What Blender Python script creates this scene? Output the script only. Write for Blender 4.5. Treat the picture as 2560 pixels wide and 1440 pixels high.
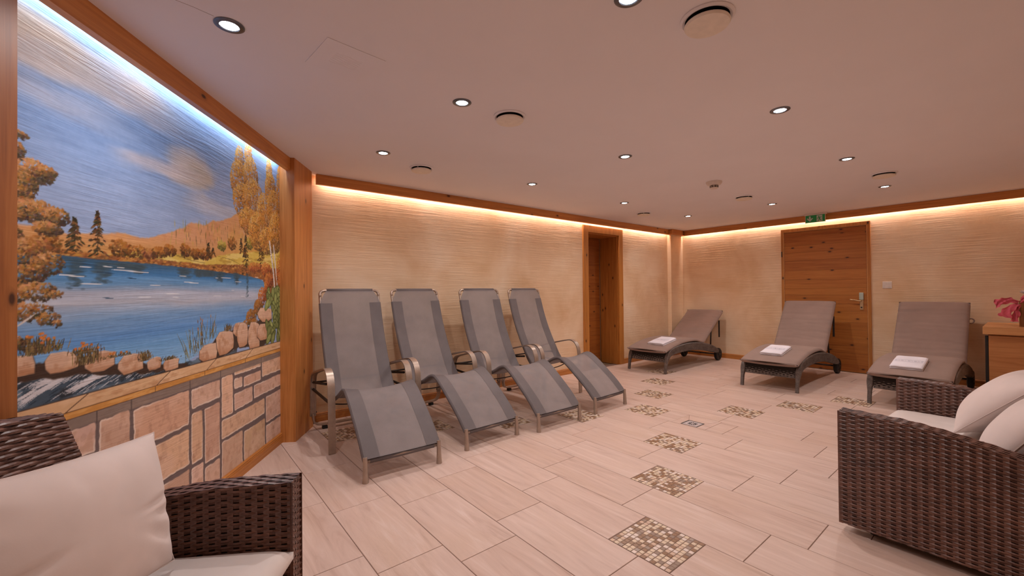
import bpy, bmesh, math, random
import numpy as np
from mathutils import Matrix, Vector

for o in list(bpy.data.objects):
    bpy.data.objects.remove(o, do_unlink=True)
SC = bpy.context.scene
COL = SC.collection
random.seed(7)
RS = np.random.RandomState(11)

# ------------------------------------------------------------------ camera, world, exposure
TH, PT, RO, CH, FPX = 0.8884, 0.0083, -0.0095, 1.1414, 1052.0
F_ = Vector((math.cos(TH)*math.cos(PT), math.sin(TH)*math.cos(PT), math.sin(PT)))
R_ = Vector((math.sin(TH), -math.cos(TH), 0))
U_ = R_.cross(F_)
R2 = R_*math.cos(RO)+U_*math.sin(RO)
U2 = -R_*math.sin(RO)+U_*math.cos(RO)
cam = bpy.data.cameras.new('camera')
cam.sensor_width = 36.0
cam.lens = FPX/2560*36
cam.clip_start = 0.02
camo = bpy.data.objects.new('camera', cam)
COL.objects.link(camo)
M = Matrix.Identity(4)
for i in range(3):
    M[i][0] = R2[i]; M[i][1] = U2[i]; M[i][2] = -F_[i]
M[2][3] = CH
camo.matrix_world = M
SC.camera = camo
w = bpy.data.worlds.new('world'); SC.world = w; w.use_nodes = True
w.node_tree.nodes['Background'].inputs[0].default_value = (0.9, 0.75, 0.65, 1)
w.node_tree.nodes['Background'].inputs[1].default_value = 0.02
SC.view_settings.view_transform = 'Standard'
SC.view_settings.look = 'None'
SC.view_settings.gamma = 1.0
SC.view_settings.use_curve_mapping = False
SC.view_settings.exposure = 0.06

HC = 2.192                      # ceiling height
XC, YB, XE, YD = 7.184, 4.014, -1.2, -0.45
TA = math.radians(57.6)         # direction of the mural wall
UA = np.array([math.cos(TA), math.sin(TA)])
NA = np.array([math.sin(TA), -math.cos(TA)])
MP = -1.395                     # mural plane offset along NA
def A(s, n, z=0.0):
    p = NA*n+UA*s
    return (p[0], p[1], z)

SPOT_W = 25.0
SPOT_COL = (1.0, 0.91, 0.88)
STRIP_W = 3.7
STRIP_COL = (1.0, 0.82, 0.72)
STRIP_A_COL = (0.62, 0.82, 1.0)

# ------------------------------------------------------------------ colour + materials
def lin(c):
    c = np.asarray(c, float)/255.0
    return np.where(c <= 0.04045, c/12.92, ((c+0.055)/1.055)**2.4)
def rgba(c):
    l = lin(c); return (float(l[0]), float(l[1]), float(l[2]), 1)
class NT:
    def __init__(s, name):
        s.m = bpy.data.materials.new(name); s.m.use_nodes = True
        s.t = s.m.node_tree; s.b = s.t.nodes['Principled BSDF']
    def n(s, typ, **kw):
        nd = s.t.nodes.new(typ)
        for k, v in kw.items():
            setattr(nd, k, v)
        return nd
    def l(s, a, b): s.t.links.new(a, b)
    def coords(s, kind='Object', scale=(1, 1, 1), rnd=False):
        tc = s.n('ShaderNodeTexCoord'); mp = s.n('ShaderNodeMapping')
        mp.inputs['Scale'].default_value = scale
        s.l(tc.outputs[kind], mp.inputs[0])
        if rnd:
            oi = s.n('ShaderNodeObjectInfo'); mu = s.n('ShaderNodeMath', operation='MULTIPLY')
            mu.inputs[1].default_value = 97.0
            s.l(oi.outputs['Random'], mu.inputs[0]); s.l(mu.outputs[0], mp.inputs['Location'])
        return mp.outputs[0]
    def noise(s, vec, scale=5, detail=4, rough=0.55, dist=0.0):
        nz = s.n('ShaderNodeTexNoise')
        nz.inputs['Scale'].default_value = scale; nz.inputs['Detail'].default_value = detail
        nz.inputs['Roughness'].default_value = rough; nz.inputs['Distortion'].default_value = dist
        s.l(vec, nz.inputs['Vector']); return nz.outputs['Fac']
    def ramp(s, fac, stops):
        r = s.n('ShaderNodeValToRGB'); e = r.color_ramp.elements
        while len(e) < len(stops): e.new(0.5)
        for k, (p, c) in enumerate(stops):
            e[k].position = p; e[k].color = c if len(c) == 4 else rgba(c)
        s.l(fac, r.inputs[0]); return r.outputs[0]
    def mix(s, fac, a, b, mode='MIX'):
        x = s.n('ShaderNodeMixRGB', blend_type=mode)
        for sock, v in ((x.inputs[0], fac), (x.inputs[1], a), (x.inputs[2], b)):
            if isinstance(v, (int, float)): sock.default_value = v
            elif isinstance(v, tuple): sock.default_value = v if len(v) == 4 else rgba(v)
            else: s.l(v, sock)
        return x.outputs[0]
    def bump(s, h, strength=0.3, dist=0.01, prev=None):
        b = s.n('ShaderNodeBump'); b.inputs['Strength'].default_value = strength
        b.inputs['Distance'].default_value = dist; s.l(h, b.inputs['Height'])
        if prev is not None: s.l(prev, b.inputs['Normal'])
        s.l(b.outputs[0], s.b.inputs['Normal']); return b.outputs[0]
    def out(s, col=None, rough=None, metal=None, spec=None):
        for nm, v in (('Base Color', col), ('Roughness', rough), ('Metallic', metal), ('Specular IOR Level', spec)):
            if v is None: continue
            if isinstance(v, (int, float)): s.b.inputs[nm].default_value = v
            elif isinstance(v, tuple): s.b.inputs[nm].default_value = v if len(v) == 4 else rgba(v)
            else: s.l(v, s.b.inputs[nm])
        return s.m
def plain(name, c, rough=0.5, metal=0.0, spec=0.5, var=0.06, scale=30):
    t = NT(name); v = t.coords()
    f = t.noise(v, scale, 3)
    a = tuple(max(0, x*(1-var)) for x in c); b = tuple(min(255, x*(1+var)) for x in c)
    return t.out(t.ramp(f, [(0.35, a), (0.65, b)]), rough, metal, spec)
def emis(name, c, strength):
    t = NT(name)
    t.b.inputs['Emission Color'].default_value = rgba(c); t.b.inputs['Emission Strength'].default_value = strength
    return t.out(c, 0.4)
def wood(name, light, mid, dark, axis=0, knot=(70, 34, 14), gscale=1.0, rough=0.45, knots=0.75, spread=0.5):
    t = NT(name)
    sc = [26*gscale]*3; sc[axis] = 1.3*gscale
    v = t.coords('Object', tuple(sc), rnd=True)
    g1 = t.noise(v, 1.0, 6, 0.6, 1.4)
    sc2 = [70*gscale]*3; sc2[axis] = 3*gscale
    g2 = t.noise(t.coords('Object', tuple(sc2), rnd=True), 1.0, 3, 0.6)
    c = t.ramp(g1, [(0.30, dark), (0.48, mid), (0.70, light)])
    c = t.mix(0.22, c, t.ramp(g2, [(0.35, dark), (0.65, light)]))
    oi = t.n('ShaderNodeObjectInfo')
    c = t.mix(spread*0.35, c, t.ramp(oi.outputs['Random'], [(0.0, dark), (1.0, light)]))
    kv = t.coords('Object', (1, 1, 1), rnd=True)
    sx = t.n('ShaderNodeSeparateXYZ'); t.l(kv, sx.inputs[0])
    ot = [k for k in range(3) if k != axis]
    ad = t.n('ShaderNodeMath', operation='ADD'); t.l(sx.outputs[ot[0]], ad.inputs[0]); t.l(sx.outputs[ot[1]], ad.inputs[1])
    m1 = t.n('ShaderNodeMath', operation='MULTIPLY'); t.l(sx.outputs[axis], m1.inputs[0]); m1.inputs[1].default_value = 4.2
    m2 = t.n('ShaderNodeMath', operation='MULTIPLY'); t.l(ad.outputs[0], m2.inputs[0]); m2.inputs[1].default_value = 8.5
    cx = t.n('ShaderNodeCombineXYZ'); t.l(m1.outputs[0], cx.inputs[0]); t.l(m2.outputs[0], cx.inputs[1])
    vo = t.n('ShaderNodeTexVoronoi', voronoi_dimensions='2D'); vo.inputs['Scale'].default_value = 1.0; t.l(cx.outputs[0], vo.inputs['Vector'])
    sep = t.n('ShaderNodeSeparateColor'); t.l(vo.outputs['Color'], sep.inputs[0])
    gt = t.n('ShaderNodeMath', operation='GREATER_THAN'); gt.inputs[1].default_value = knots; t.l(sep.outputs[0], gt.inputs[0])
    kr = t.ramp(vo.outputs['Distance'], [(0.05, (255, 255, 255)), (0.10, (130, 130, 130)), (0.19, (0, 0, 0))])
    kf = t.n('ShaderNodeMath', operation='MULTIPLY'); t.l(kr, kf.inputs[0]); t.l(gt.outputs[0], kf.inputs[1])
    c = t.mix(kf.outputs[0], c, knot)
    t.bump(g1, 0.08, 0.002)
    return t.out(c, rough)
def plaster(name, light, mid, dark):
    t = NT(name)
    v = t.coords('Object')
    cl = t.noise(v, 1.5, 5, 0.55, 0.4)
    c = t.ramp(cl, [(0.32, dark), (0.50, mid), (0.68, light)])
    ln = t.noise(t.coords('Object', (2.6, 2.6, 62)), 1.0, 4, 0.6, 0.6)
    c = t.mix(0.16, c, t.ramp(ln, [(0.35, dark), (0.65, light)]))
    msk = t.ramp(t.noise(t.coords('Object', (1.1, 1.1, 1.6)), 1.3, 2), [(0.35, (70, 70, 70)), (0.65, (255, 255, 255))])
    hh = t.n('ShaderNodeMath', operation='MULTIPLY'); t.l(ln, hh.inputs[0]); t.l(msk, hh.inputs[1])
    t.bump(hh.outputs[0], 0.55, 0.012)
    return t.out(c, 0.85, spec=0.2)

MT = {}
MT['plaster'] = plaster('ochre_trowelled_plaster', (243, 219, 191), (234, 203, 169), (219, 181, 141))
MT['ceiling'] = plain('white_ceiling_paint', (242, 237, 240), 0.9, spec=0.1, var=0.005, scale=2.0)
MT['valve'] = plain('cream_valve_plastic', (240, 228, 214), 0.5, spec=0.3, var=0.015)
MT['beam'] = wood('pine_beam', (224, 154, 84), (200, 128, 64), (168, 100, 46), 0, knots=0.75)
MT['post'] = wood('pine_post', (222, 154, 88), (200, 130, 66), (170, 102, 46), 2, knots=0.82)
MT['postshade'] = wood('shaded_pine_post', (184, 118, 62), (160, 94, 44), (130, 72, 32), 2, knots=0.82)  # same pine as the other post, darkened: shade of its unlit face in the colour
MT['skirt'] = wood('pine_skirting', (214, 146, 76), (190, 120, 56), (160, 96, 42), 0, knots=0.9)
MT['doorc'] = wood('knotty_pine_boards', (196, 128, 58), (176, 106, 42), (146, 80, 26), 1, knots=0.66, spread=0.8)
MT['doorb'] = wood('pine_door_boards', (176, 106, 44), (156, 88, 34), (126, 66, 22), 0, knots=0.7, spread=0.8)
MT['doorframe'] = wood('pine_door_frame', (204, 138, 66), (184, 116, 50), (154, 92, 36), 2, knots=0.8)
MT['cabinet'] = wood('oak_veneer', (206, 146, 92), (190, 128, 76), (168, 108, 60), 1, knots=0.9)
MT['cabtop'] = wood('oak_worktop', (224, 168, 112), (208, 150, 96), (188, 130, 80), 1, knots=0.9)
MT['box'] = wood('brown_wooden_box', (150, 96, 44), (128, 76, 32), (100, 58, 24), 2)
def tile_mat():
    t = NT('beige_wood_look_tile')
    g = t.noise(t.coords('Object', (17, 1.6, 17), rnd=True), 1.0, 6, 0.62, 1.2)
    c = t.ramp(g, [(0.26, (186, 154, 138)), (0.42, (208, 180, 166)), (0.58, (217, 190, 176)), (0.76, (228, 208, 199))])
    blot = t.noise(t.coords('Object', (4.5, 1.6, 4.5), rnd=True), 1.0, 3, 0.5, 0.5)
    c = t.mix(t.ramp(blot, [(0.50, (0, 0, 0)), (0.78, (150, 150, 150))]), c, (206, 172, 142))
    crk = t.noise(t.coords('Object', (26, 2.2, 26), rnd=True), 1.0, 7, 0.7, 2.5)
    cf = t.ramp(crk, [(0.480, (0, 0, 0)), (0.497, (110, 110, 110)), (0.503, (110, 110, 110)), (0.520, (0, 0, 0))])
    cm = t.ramp(t.noise(t.coords('Object', (2.5, 1.5, 2.5), rnd=True), 1.0, 2), [(0.50, (0, 0, 0)), (0.68, (255, 255, 255))])
    cc = t.n('ShaderNodeMath', operation='MULTIPLY'); t.l(cf, cc.inputs[0]); t.l(cm, cc.inputs[1])
    c = t.mix(cc.outputs[0], c, (150, 122, 104))
    oi = t.n('ShaderNodeObjectInfo')
    c = t.mix(0.10, c, t.ramp(oi.outputs['Random'], [(0, (180, 148, 132)), (1, (236, 222, 218))]))
    t.bump(g, 0.06, 0.002)
    return t.out(c, 0.42, spec=0.35)
MT['tile'] = tile_mat()
MT['grout'] = plain('brown_grout', (142, 116, 104), 0.9, spec=0.1)
MT['mgrout'] = plain('mosaic_grout', (150, 126, 112), 0.9, spec=0.1)
MOS = [plain('mosaic_cream', (224, 202, 176), 0.4, var=0.08, scale=60), plain('mosaic_pale', (232, 214, 202), 0.35, var=0.05, scale=60),
       plain('mosaic_brown', (150, 114, 84), 0.3, var=0.10, scale=60), plain('mosaic_taupe', (160, 138, 122), 0.25, var=0.05, scale=60),
       plain('mosaic_sand', (214, 184, 160), 0.4, var=0.08, scale=60)]
MT['steel'] = plain('brushed_steel', (206, 198, 198), 0.4, 0.35, var=0.04)
MT['ring'] = plain('dark_chrome_ring', (120, 122, 128), 0.3, 0.9, var=0.04)
MT['champagne'] = plain('champagne_lacquered_aluminium', (176, 158, 144), 0.38, 0.55, var=0.03)
MT['darkmetal'] = plain('dark_metal', (62, 54, 50), 0.45, 0.4)
MT['black'] = plain('black_rubber', (26, 24, 24), 0.5)
MT['void'] = plain('dark_void', (30, 22, 18), 0.9, spec=0.05)
MT['lens'] = emis('led_lens', (226, 240, 255), 30.0)
MT['strip'] = emis('led_strip', (255, 225, 195), 4.0)
MT['white'] = plain('white_plastic', (228, 214, 204), 0.5, var=0.015)
MT['brass'] = plain('satin_brass', (206, 180, 140), 0.32, 0.8, var=0.03)
MT['lockgrey'] = plain('grey_green_lock', (178, 190, 180), 0.4, 0.2, var=0.03)
MT['green'] = plain('exit_green', (34, 156, 88), 0.45, var=0.03)
MT['signwhite'] = plain('sign_white', (196, 206, 196), 0.45, var=0.02)
def mesh_fabric(name, c, trans):
    t = NT(name)
    v = t.coords('Object', (1, 1, 1))
    wv = t.noise(t.coords('Object', (260, 260, 260)), 1.0, 2)
    cl = t.noise(v, 4, 3)
    a = tuple(x*0.93 for x in c); b = tuple(x*1.06 for x in c)
    col = t.mix(0.3, t.ramp(cl, [(0.35, a), (0.65, b)]), t.ramp(wv, [(0.3, a), (0.7, b)]))
    t.bump(wv, 0.15, 0.001)
    t.out(col, 0.62, spec=0.3)
    tr = t.n('ShaderNodeBsdfTransparent'); ms = t.n('ShaderNodeMixShader'); ms.inputs[0].default_value = trans
    ou = [x for x in t.t.nodes if x.type == 'OUTPUT_MATERIAL'][0]
    t.l(t.b.outputs[0], ms.inputs[1]); t.l(tr.outputs[0], ms.inputs[2]); t.l(ms.outputs[0], ou.inputs[0])
    return t.m
MT['sling'] = mesh_fabric('grey_sling_mesh', (140, 131, 130), 0.14)
MT['hem'] = mesh_fabric('grey_sling_hem', (112, 104, 104), 0.0)
def wicker(name, dark, mid, light, rough=0.35, axis_scale=(40, 40, 320)):
    t = NT(name)
    n1 = t.noise(t.coords('Object', axis_scale), 1.0, 3)
    n2 = t.noise(t.coords('Object', (9, 9, 26)), 1.0, 3)
    c = t.mix(0.45, t.ramp(n1, [(0.3, dark), (0.5, mid), (0.7, light)]), t.ramp(n2, [(0.3, dark), (0.7, light)]))
    return t.out(c, rough, spec=0.5)
MT['rattan'] = wicker('brown_poly_rattan', (66, 44, 38), (102, 70, 60), (140, 102, 88))
MT['rattancore'] = plain('rattan_core', (34, 20, 16), 0.7, spec=0.2)
MT['wick'] = wicker('grey_brown_wicker', (66, 56, 52), (98, 86, 80), (136, 122, 114), 0.4, (120, 120, 120))
MT['wickcore'] = plain('wicker_core', (40, 33, 29), 0.7, spec=0.2)
def cloth(name, c, scale=220, rough=0.9, bump=0.1):
    t = NT(name)
    f = t.noise(t.coords('Object'), 3.0, 4)
    wv = t.noise(t.coords('Object', (scale,)*3), 1.0, 2)
    a = tuple(x*0.95 for x in c); b = tuple(min(255, x*1.04) for x in c)
    t.bump(wv, bump, 0.001)
    m = t.out(t.ramp(f, [(0.3, a), (0.7, b)]), rough, spec=0.15)
    t.b.inputs['Sheen Weight'].default_value = 0.15
    return m
MT['taupe'] = cloth('taupe_cushion_fabric', (152, 129, 119))
MT['cream'] = cloth('cream_pillow_fabric', (228, 212, 206))
MT['seatcloth'] = cloth('cream_seat_fabric', (226, 214, 208))
MT['towel'] = cloth('white_terry', (238, 234, 242), 160, 0.95, 0.5)
MT['towelprint'] = plain('towel_woven_band', (196, 194, 206), 0.9, spec=0.1)
MT['seam'] = plain('pillow_seam', (186, 164, 152), 0.9, spec=0.1)
MT['pink'] = cloth('pink_organza', (214, 96, 112), 120, 0.6)
MT['petal'] = cloth('white_petal', (236, 226, 224), 80)
MT['leaf'] = cloth('green_leaf', (90, 110, 60), 80)

# ------------------------------------------------------------------ mesh builder
class MB:
    def __init__(s): s.v = []; s.f = []
    def add(s, vs, fs):
        o = len(s.v); s.v.extend([tuple(map(float, p)) for p in vs]); s.f.extend([tuple(i+o for i in f) for f in fs]); return s
    def box(s, x0, x1, y0, y1, z0, z1, bv=0.0):
        if bv <= 0:
            vs = [(x, y, z) for z in (z0, z1) for y in (y0, y1) for x in (x0, x1)]
            return s.add(vs, [(0, 2, 3, 1), (4, 5, 7, 6), (0, 1, 5, 4), (2, 6, 7, 3), (0, 4, 6, 2), (1, 3, 7, 5)])
        bm = bmesh.new()
        vs = [bm.verts.new((x, y, z)) for z in (z0, z1) for y in (y0, y1) for x in (x0, x1)]
        for f in [(0, 2, 3, 1), (4, 5, 7, 6), (0, 1, 5, 4), (2, 6, 7, 3), (0, 4, 6, 2), (1, 3, 7, 5)]:
            bm.faces.new([vs[i] for i in f])
        bmesh.ops.bevel(bm, geom=bm.edges[:], offset=bv, segments=2, affect='EDGES', profile=0.5)
        bm.verts.ensure_lookup_table()
        for i, v in enumerate(bm.verts): v.index = i
        s.add([v.co[:] for v in bm.verts], [[v.index for v in f.verts] for f in bm.faces]); bm.free(); return s
    def prism(s, poly, z0, z1):
        n = len(poly)
        vs = [(x, y, z0) for x, y in poly]+[(x, y, z1) for x, y in poly]
        fs = [tuple(range(n))[::-1], tuple(range(n, 2*n))]+[(i, (i+1) % n, n+(i+1) % n, n+i) for i in range(n)]
        return s.add(vs, fs)
    def grid(s, P):
        P = np.asarray(P); a, b = P.shape[:2]
        vs = P.reshape(-1, 3); fs = [(i*b+j, i*b+j+1, (i+1)*b+j+1, (i+1)*b+j) for i in range(a-1) for j in range(b-1)]
        return s.add(vs, fs)
    def rings(s, rings, cap=True, closed=False):
        R = [np.asarray(r) for r in rings]; m = len(R[0]); vs = np.concatenate(R); fs = []
        n = len(R)
        for i in range(n if closed else n-1):
            k = (i+1) % n
            fs += [(i*m+j, i*m+(j+1) % m, k*m+(j+1) % m, k*m+j) for j in range(m)]
        if cap and not closed:
            fs += [tuple(range(m))[::-1], tuple(range((n-1)*m, n*m))]
        return s.add(vs, fs)
    def tube(s, path, r, seg=10, closed=False, cap=True):
        P = np.asarray(path, float); n = len(P)
        r = np.full(n, r) if np.isscalar(r) else np.asarray(r)
        T = np.zeros_like(P)
        for i in range(n):
            a = P[(i-1) % n] if (closed or i > 0) else P[i]; b = P[(i+1) % n] if (closed or i < n-1) else P[i]
            d = b-a; T[i] = d/(np.linalg.norm(d)+1e-12)
        up = np.array([0, 0, 1.0]) if abs(T[0][2]) < 0.9 else np.array([1.0, 0, 0])
        N = np.cross(up, T[0]); N /= np.linalg.norm(N); rings = []
        an = np.arange(seg)*2*math.pi/seg
        for i in range(n):
            N = N-T[i]*(N@T[i]); N /= np.linalg.norm(N)+1e-12; B = np.cross(T[i], N)
            rings.append(P[i]+r[i]*(np.cos(an)[:, None]*N+np.sin(an)[:, None]*B))
        return s.rings(rings, cap, closed)
    def band(s, path, waxis, W, t, ribs=True):
        P = np.asarray(path, float); n = len(P); wv = np.asarray(waxis, float); rings = []
        aa = np.array([-.5, -.42, -.30, -.18, -.06, .06, .18, .30, .42, .5]); bb = np.array([.1, .5, .32, .5, .32, .5, .32, .5, .5, .1]) if ribs else np.full(10, .5)
        for i in range(n):
            d = P[min(i+1, n-1)]-P[max(i-1, 0)]; d /= np.linalg.norm(d); nn = np.cross(wv, d); nn /= np.linalg.norm(nn)
            r = [P[i]+wv*(a*W)+nn*(b*t) for a, b in zip(aa, bb)]+[P[i]+wv*(.5*W)-nn*(.3*t), P[i]-wv*(.5*W)-nn*(.3*t)]
            rings.append(r)
        return s.rings(rings)
    def lathe(s, prof, seg=28, c=(0, 0, 0)):
        an = np.arange(seg)*2*math.pi/seg
        rings = [[(c[0]+r*math.cos(a), c[1]+r*math.sin(a), c[2]+z) for a in an] for r, z in prof]
        return s.rings(rings)
    def xf(s, M):
        M = Matrix(M); s.v = [tuple(M @ Vector(p)) for p in s.v]; return s
    def mesh(s, name, mat, smooth=False):
        me = bpy.data.meshes.new(name); me.from_pydata(s.v, [], s.f)
        bm = bmesh.new(); bm.from_mesh(me); bmesh.ops.recalc_face_normals(bm, faces=bm.faces[:]); bm.to_mesh(me); bm.free()
        if mat is not None: me.materials.append(mat)
        if smooth:
            me.polygons.foreach_set('use_smooth', [True]*len(me.polygons))
        me.update(); return me
def link(name, me, parent=None, loc=(0, 0, 0), rot=(0, 0, 0), kind=None):
    o = bpy.data.objects.new(name, me); COL.objects.link(o)
    o.location = loc; o.rotation_euler = rot
    if parent is not None: o.parent = parent
    if kind: o['kind'] = kind
    return o
def obj(name, mb, mat, parent=None, loc=(0, 0, 0), rot=(0, 0, 0), smooth=False, kind=None, auto=None):
    me = mb.mesh(name, MT[mat] if isinstance(mat, str) else mat, smooth)
    o = link(name, me, parent, loc, rot, kind)
    if auto: 
        try: me.set_sharp_from_angle(angle=math.radians(auto))
        except Exception: pass
    return o
def tag(o, label, cat, group=None):
    o['label'] = label; o['category'] = cat
    if group: o['group'] = group
    return o
def thing(name, label, cat, loc=(0, 0, 0), rotz=0.0, group=None):
    o = link(name, None, None, loc, (0, 0, rotz)); o.empty_display_size = 0.1
    return tag(o, label, cat, group)
def copy_tree(o, parent=None):
    c = o.copy(); COL.objects.link(c); c.parent = parent
    for ch in list(o.children): copy_tree(ch, c)
    return c
def smoothpath(pts, n=8):
    P = np.asarray(pts, float); out = []
    Q = np.vstack([2*P[0]-P[1], P, 2*P[-1]-P[-2]])
    for i in range(1, len(Q)-2):
        for k in range(n):
            t = k/n; p0, p1, p2, p3 = Q[i-1], Q[i], Q[i+1], Q[i+2]
            out.append(0.5*((2*p1)+(-p0+p2)*t+(2*p0-5*p1+4*p2-p3)*t*t+(-p0+3*p1-3*p2+p3)*t**3))
    out.append(P[-1]); return np.array(out)

# ------------------------------------------------------------------ room shell
ROOM = [(XE, YD), (XC, YD), (XC, YB), (1.05, YB), A(3.62, MP)[:2], A(-0.045, MP)[:2]]
def struct(name, mb, mat, **kw): return obj(name, mb, mat, kind='structure', **kw)
floor = struct('floor', MB().box(XE-.1, XC+.1, YD-.1, YB+.1, -0.06, -0.0025), 'grout')
# ceiling with holes is not needed: fittings are let in below it
ceiling = struct('ceiling', MB().box(XE-.1, XC+.1, YD-.1, YB+.62, HC, HC+.08), 'ceiling')
T_ = 0.12
# back wall (left of picture to corner) with a deep doorway
DX0, DX1, DZ = 4.665, 5.385, 1.990
mb = MB()
mb.box(0.86, DX0, YB, YB+.55, -.06, HC); mb.box(DX1, XC+T_, YB, YB+.55, -.06, HC); mb.box(DX0, DX1, YB, YB+.55, DZ, HC)
struct('wall_back', mb, 'plaster')
struct('wall_right', MB().box(XC, XC+T_, YD-T_, YB, -.06, HC), 'plaster')
struct('wall_near', MB().box(XE-T_, XC, YD-T_, YD, -.06, HC), 'plaster')
struct('wall_far_left', MB().box(XE-T_, XE, YD, 0.78, -.06, HC), 'plaster')
def abox(mb, s0, s1, n0, n1, z0, z1):     # box in the mural wall's own axes (x = along wall, y = away from the room)
    return mb.box(s0, s1, -n1, -n0, z0, z1)
# local frame for the mural wall: x along UA, y = -NA (into the wall), origin at world origin
AROT = (0, 0, TA)
wall_left = struct('wall_left', abox(MB(), -.25, 3.95, MP-.15, MP-.005, -.06, HC), 'plaster', rot=AROT)
struct('wall_corner', MB().box(6.79, XC, 3.945, YB, -.06, HC), 'plaster')

# ------------------------------------------------------------------ floor tiles
P0, X0, TL = 0.3025, 0.651, 0.611
rows = {}
anch = {0: 2.297, 1: 1.530, 2: 1.687, 3: 1.846, 4: 1.383, 5: 2.150, 6: 1.690, 7: 2.461, 8: 1.390, 9: 1.545, 10: 1.100, 11: 2.476, 12: 1.000,
        13: 2.186, 14: 1.690, 15: 1.900, 16: 1.39, 17: 1.10, 18: 1.545, 19: 2.0, 20: 1.7, 21: 1.55, -1: 1.840, -2: 1.383, -3: 1.69, -4: 1.1, -5: 1.54, -6: 1.39, -7: 1.84}
mosaics = {1: [3.365], 3: [0.930, 3.068], 5: [1.238, 2.761], 7: [1.550, 2.461], 9: [2.158], 11: [1.562, 2.476], 13: [1.273, 2.797], 15: [0.985, 3.122]}
MS = 0.302
DRAIN = (3.455, 1.828)
def clip(poly):
    out = poly
    n = len(ROOM)
    for i in range(n):
        a, b = ROOM[i], ROOM[(i+1) % n]; inp, out = out, []
        def side(p): return (b[0]-a[0])*(p[1]-a[1])-(b[1]-a[1])*(p[0]-a[0])
        for j in range(len(inp)):
            p, q = inp[j], inp[(j+1) % len(inp)]; sp, sq = side(p), side(q)
            if sp >= 0: out.append(p)
            if sp*sq < 0:
                t = sp/(sp-sq); out.append((p[0]+(q[0]-p[0])*t, p[1]+(q[1]-p[1])*t))
        if len(out) < 3: return []
    return out
TILEMESH = {}
def tile(x0, x1, y0, y1):
    g = 0.0017
    x0 += g; x1 -= g; y0 += g; y1 -= g
    if x1-x0 < .01 or y1-y0 < .01: return
    poly = [(x0, y0), (x1, y0), (x1, y1), (x0, y1)]; c = clip(poly)
    if not c: return
    ar = lambda p: abs(sum(p[i][0]*p[(i+1) % len(p)][1]-p[(i+1) % len(p)][0]*p[i][1] for i in range(len(p))))/2
    if ar(c) < 0.0006: return
    cx, cy = (x0+x1)/2, (y0+y1)/2
    full = abs(ar(c)-ar(poly)) < 1e-6
    key = (round(x1-x0, 4), round(y1-y0, 4)) if full else None
    if key in TILEMESH: me = TILEMESH[key]
    else:
        mb = MB(); loc = [(p[0]-cx, p[1]-cy) for p in c]; n = len(loc)
        bv = 0.0012
        ins = [(p[0]*(1-bv/max(.02, abs(p[0]))) if abs(p[0]) > .01 else p[0], p[1]*(1-bv/max(.02, abs(p[1]))) if abs(p[1]) > .01 else p[1]) for p in loc]
        vs = [(x, y, -.008) for x, y in loc]+[(x, y, -bv) for x, y in loc]+[(x, y, 0) for x, y in ins]
        fs = [tuple(range(2*n, 3*n))]
        for k in (0, 1):
            fs += [(k*n+i, k*n+(i+1) % n, (k+1)*n+(i+1) % n, (k+1)*n+i) for i in range(n)]
        me = mb.add(vs, fs).mesh('tile', MT['tile'])
        if key: TILEMESH[key] = me
    link('tile', me, floor, (cx, cy, 0))
for r in range(-7, 22):
    x0 = X0+r*P0; x1 = x0+P0
    if x1 < XE: continue
    joints = []
    a = anch.get(r, 1.5); ms = mosaics.get(r, [])
    segs = []
    if not ms:
        y = a-TL*math.ceil((a-YD)/TL)
        while y < YB: segs.append((y, y+TL)); y += TL
    else:
        ms = sorted(ms); y = ms[0]
        while y > YD: segs.append((y-TL, y)); y -= TL
        y = ms[0]+MS+.003
        k = 1
        while y < YB:
            nxt = ms[k] if k < len(ms) else 99
            if y+TL > nxt-0.05:
                if nxt-y > .05: segs.append((y, nxt))
                y = nxt+MS+.003; k += 1
            else:
                segs.append((y, y+TL)); y += TL
    for (y0, y1) in segs:
        if r == 9 and y0 < DRAIN[1] < y1:
            # cut tile around the drain: a square frame of four mitred pieces between two offcuts
            f0, f1 = DRAIN[1]-.145, DRAIN[1]+.145
            tile(x0, x1, y0, f0); tile(x0, x1, f1, y1)
            d = .072; cx, cy = DRAIN; o4 = [(x0, f0), (x1, f0), (x1, f1), (x0, f1)]; i4 = [(cx-d, cy-d), (cx+d, cy-d), (cx+d, cy+d), (cx-d, cy+d)]
            for k in range(4):
                q = [o4[k], o4[(k+1) % 4], i4[(k+1) % 4], i4[k]]
                mx = sum(p[0] for p in q)/4; my = sum(p[1] for p in q)/4
                q = [(mx+(p[0]-mx)*.985, my+(p[1]-my)*.985) for p in q]
                me = MB().prism([(p[0]-mx, p[1]-my) for p in q], -.008, 0).mesh('tile', MT['tile'])
                link('tile', me, floor, (mx, my, 0))
        else: tile(x0, x1, y0, y1)
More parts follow.
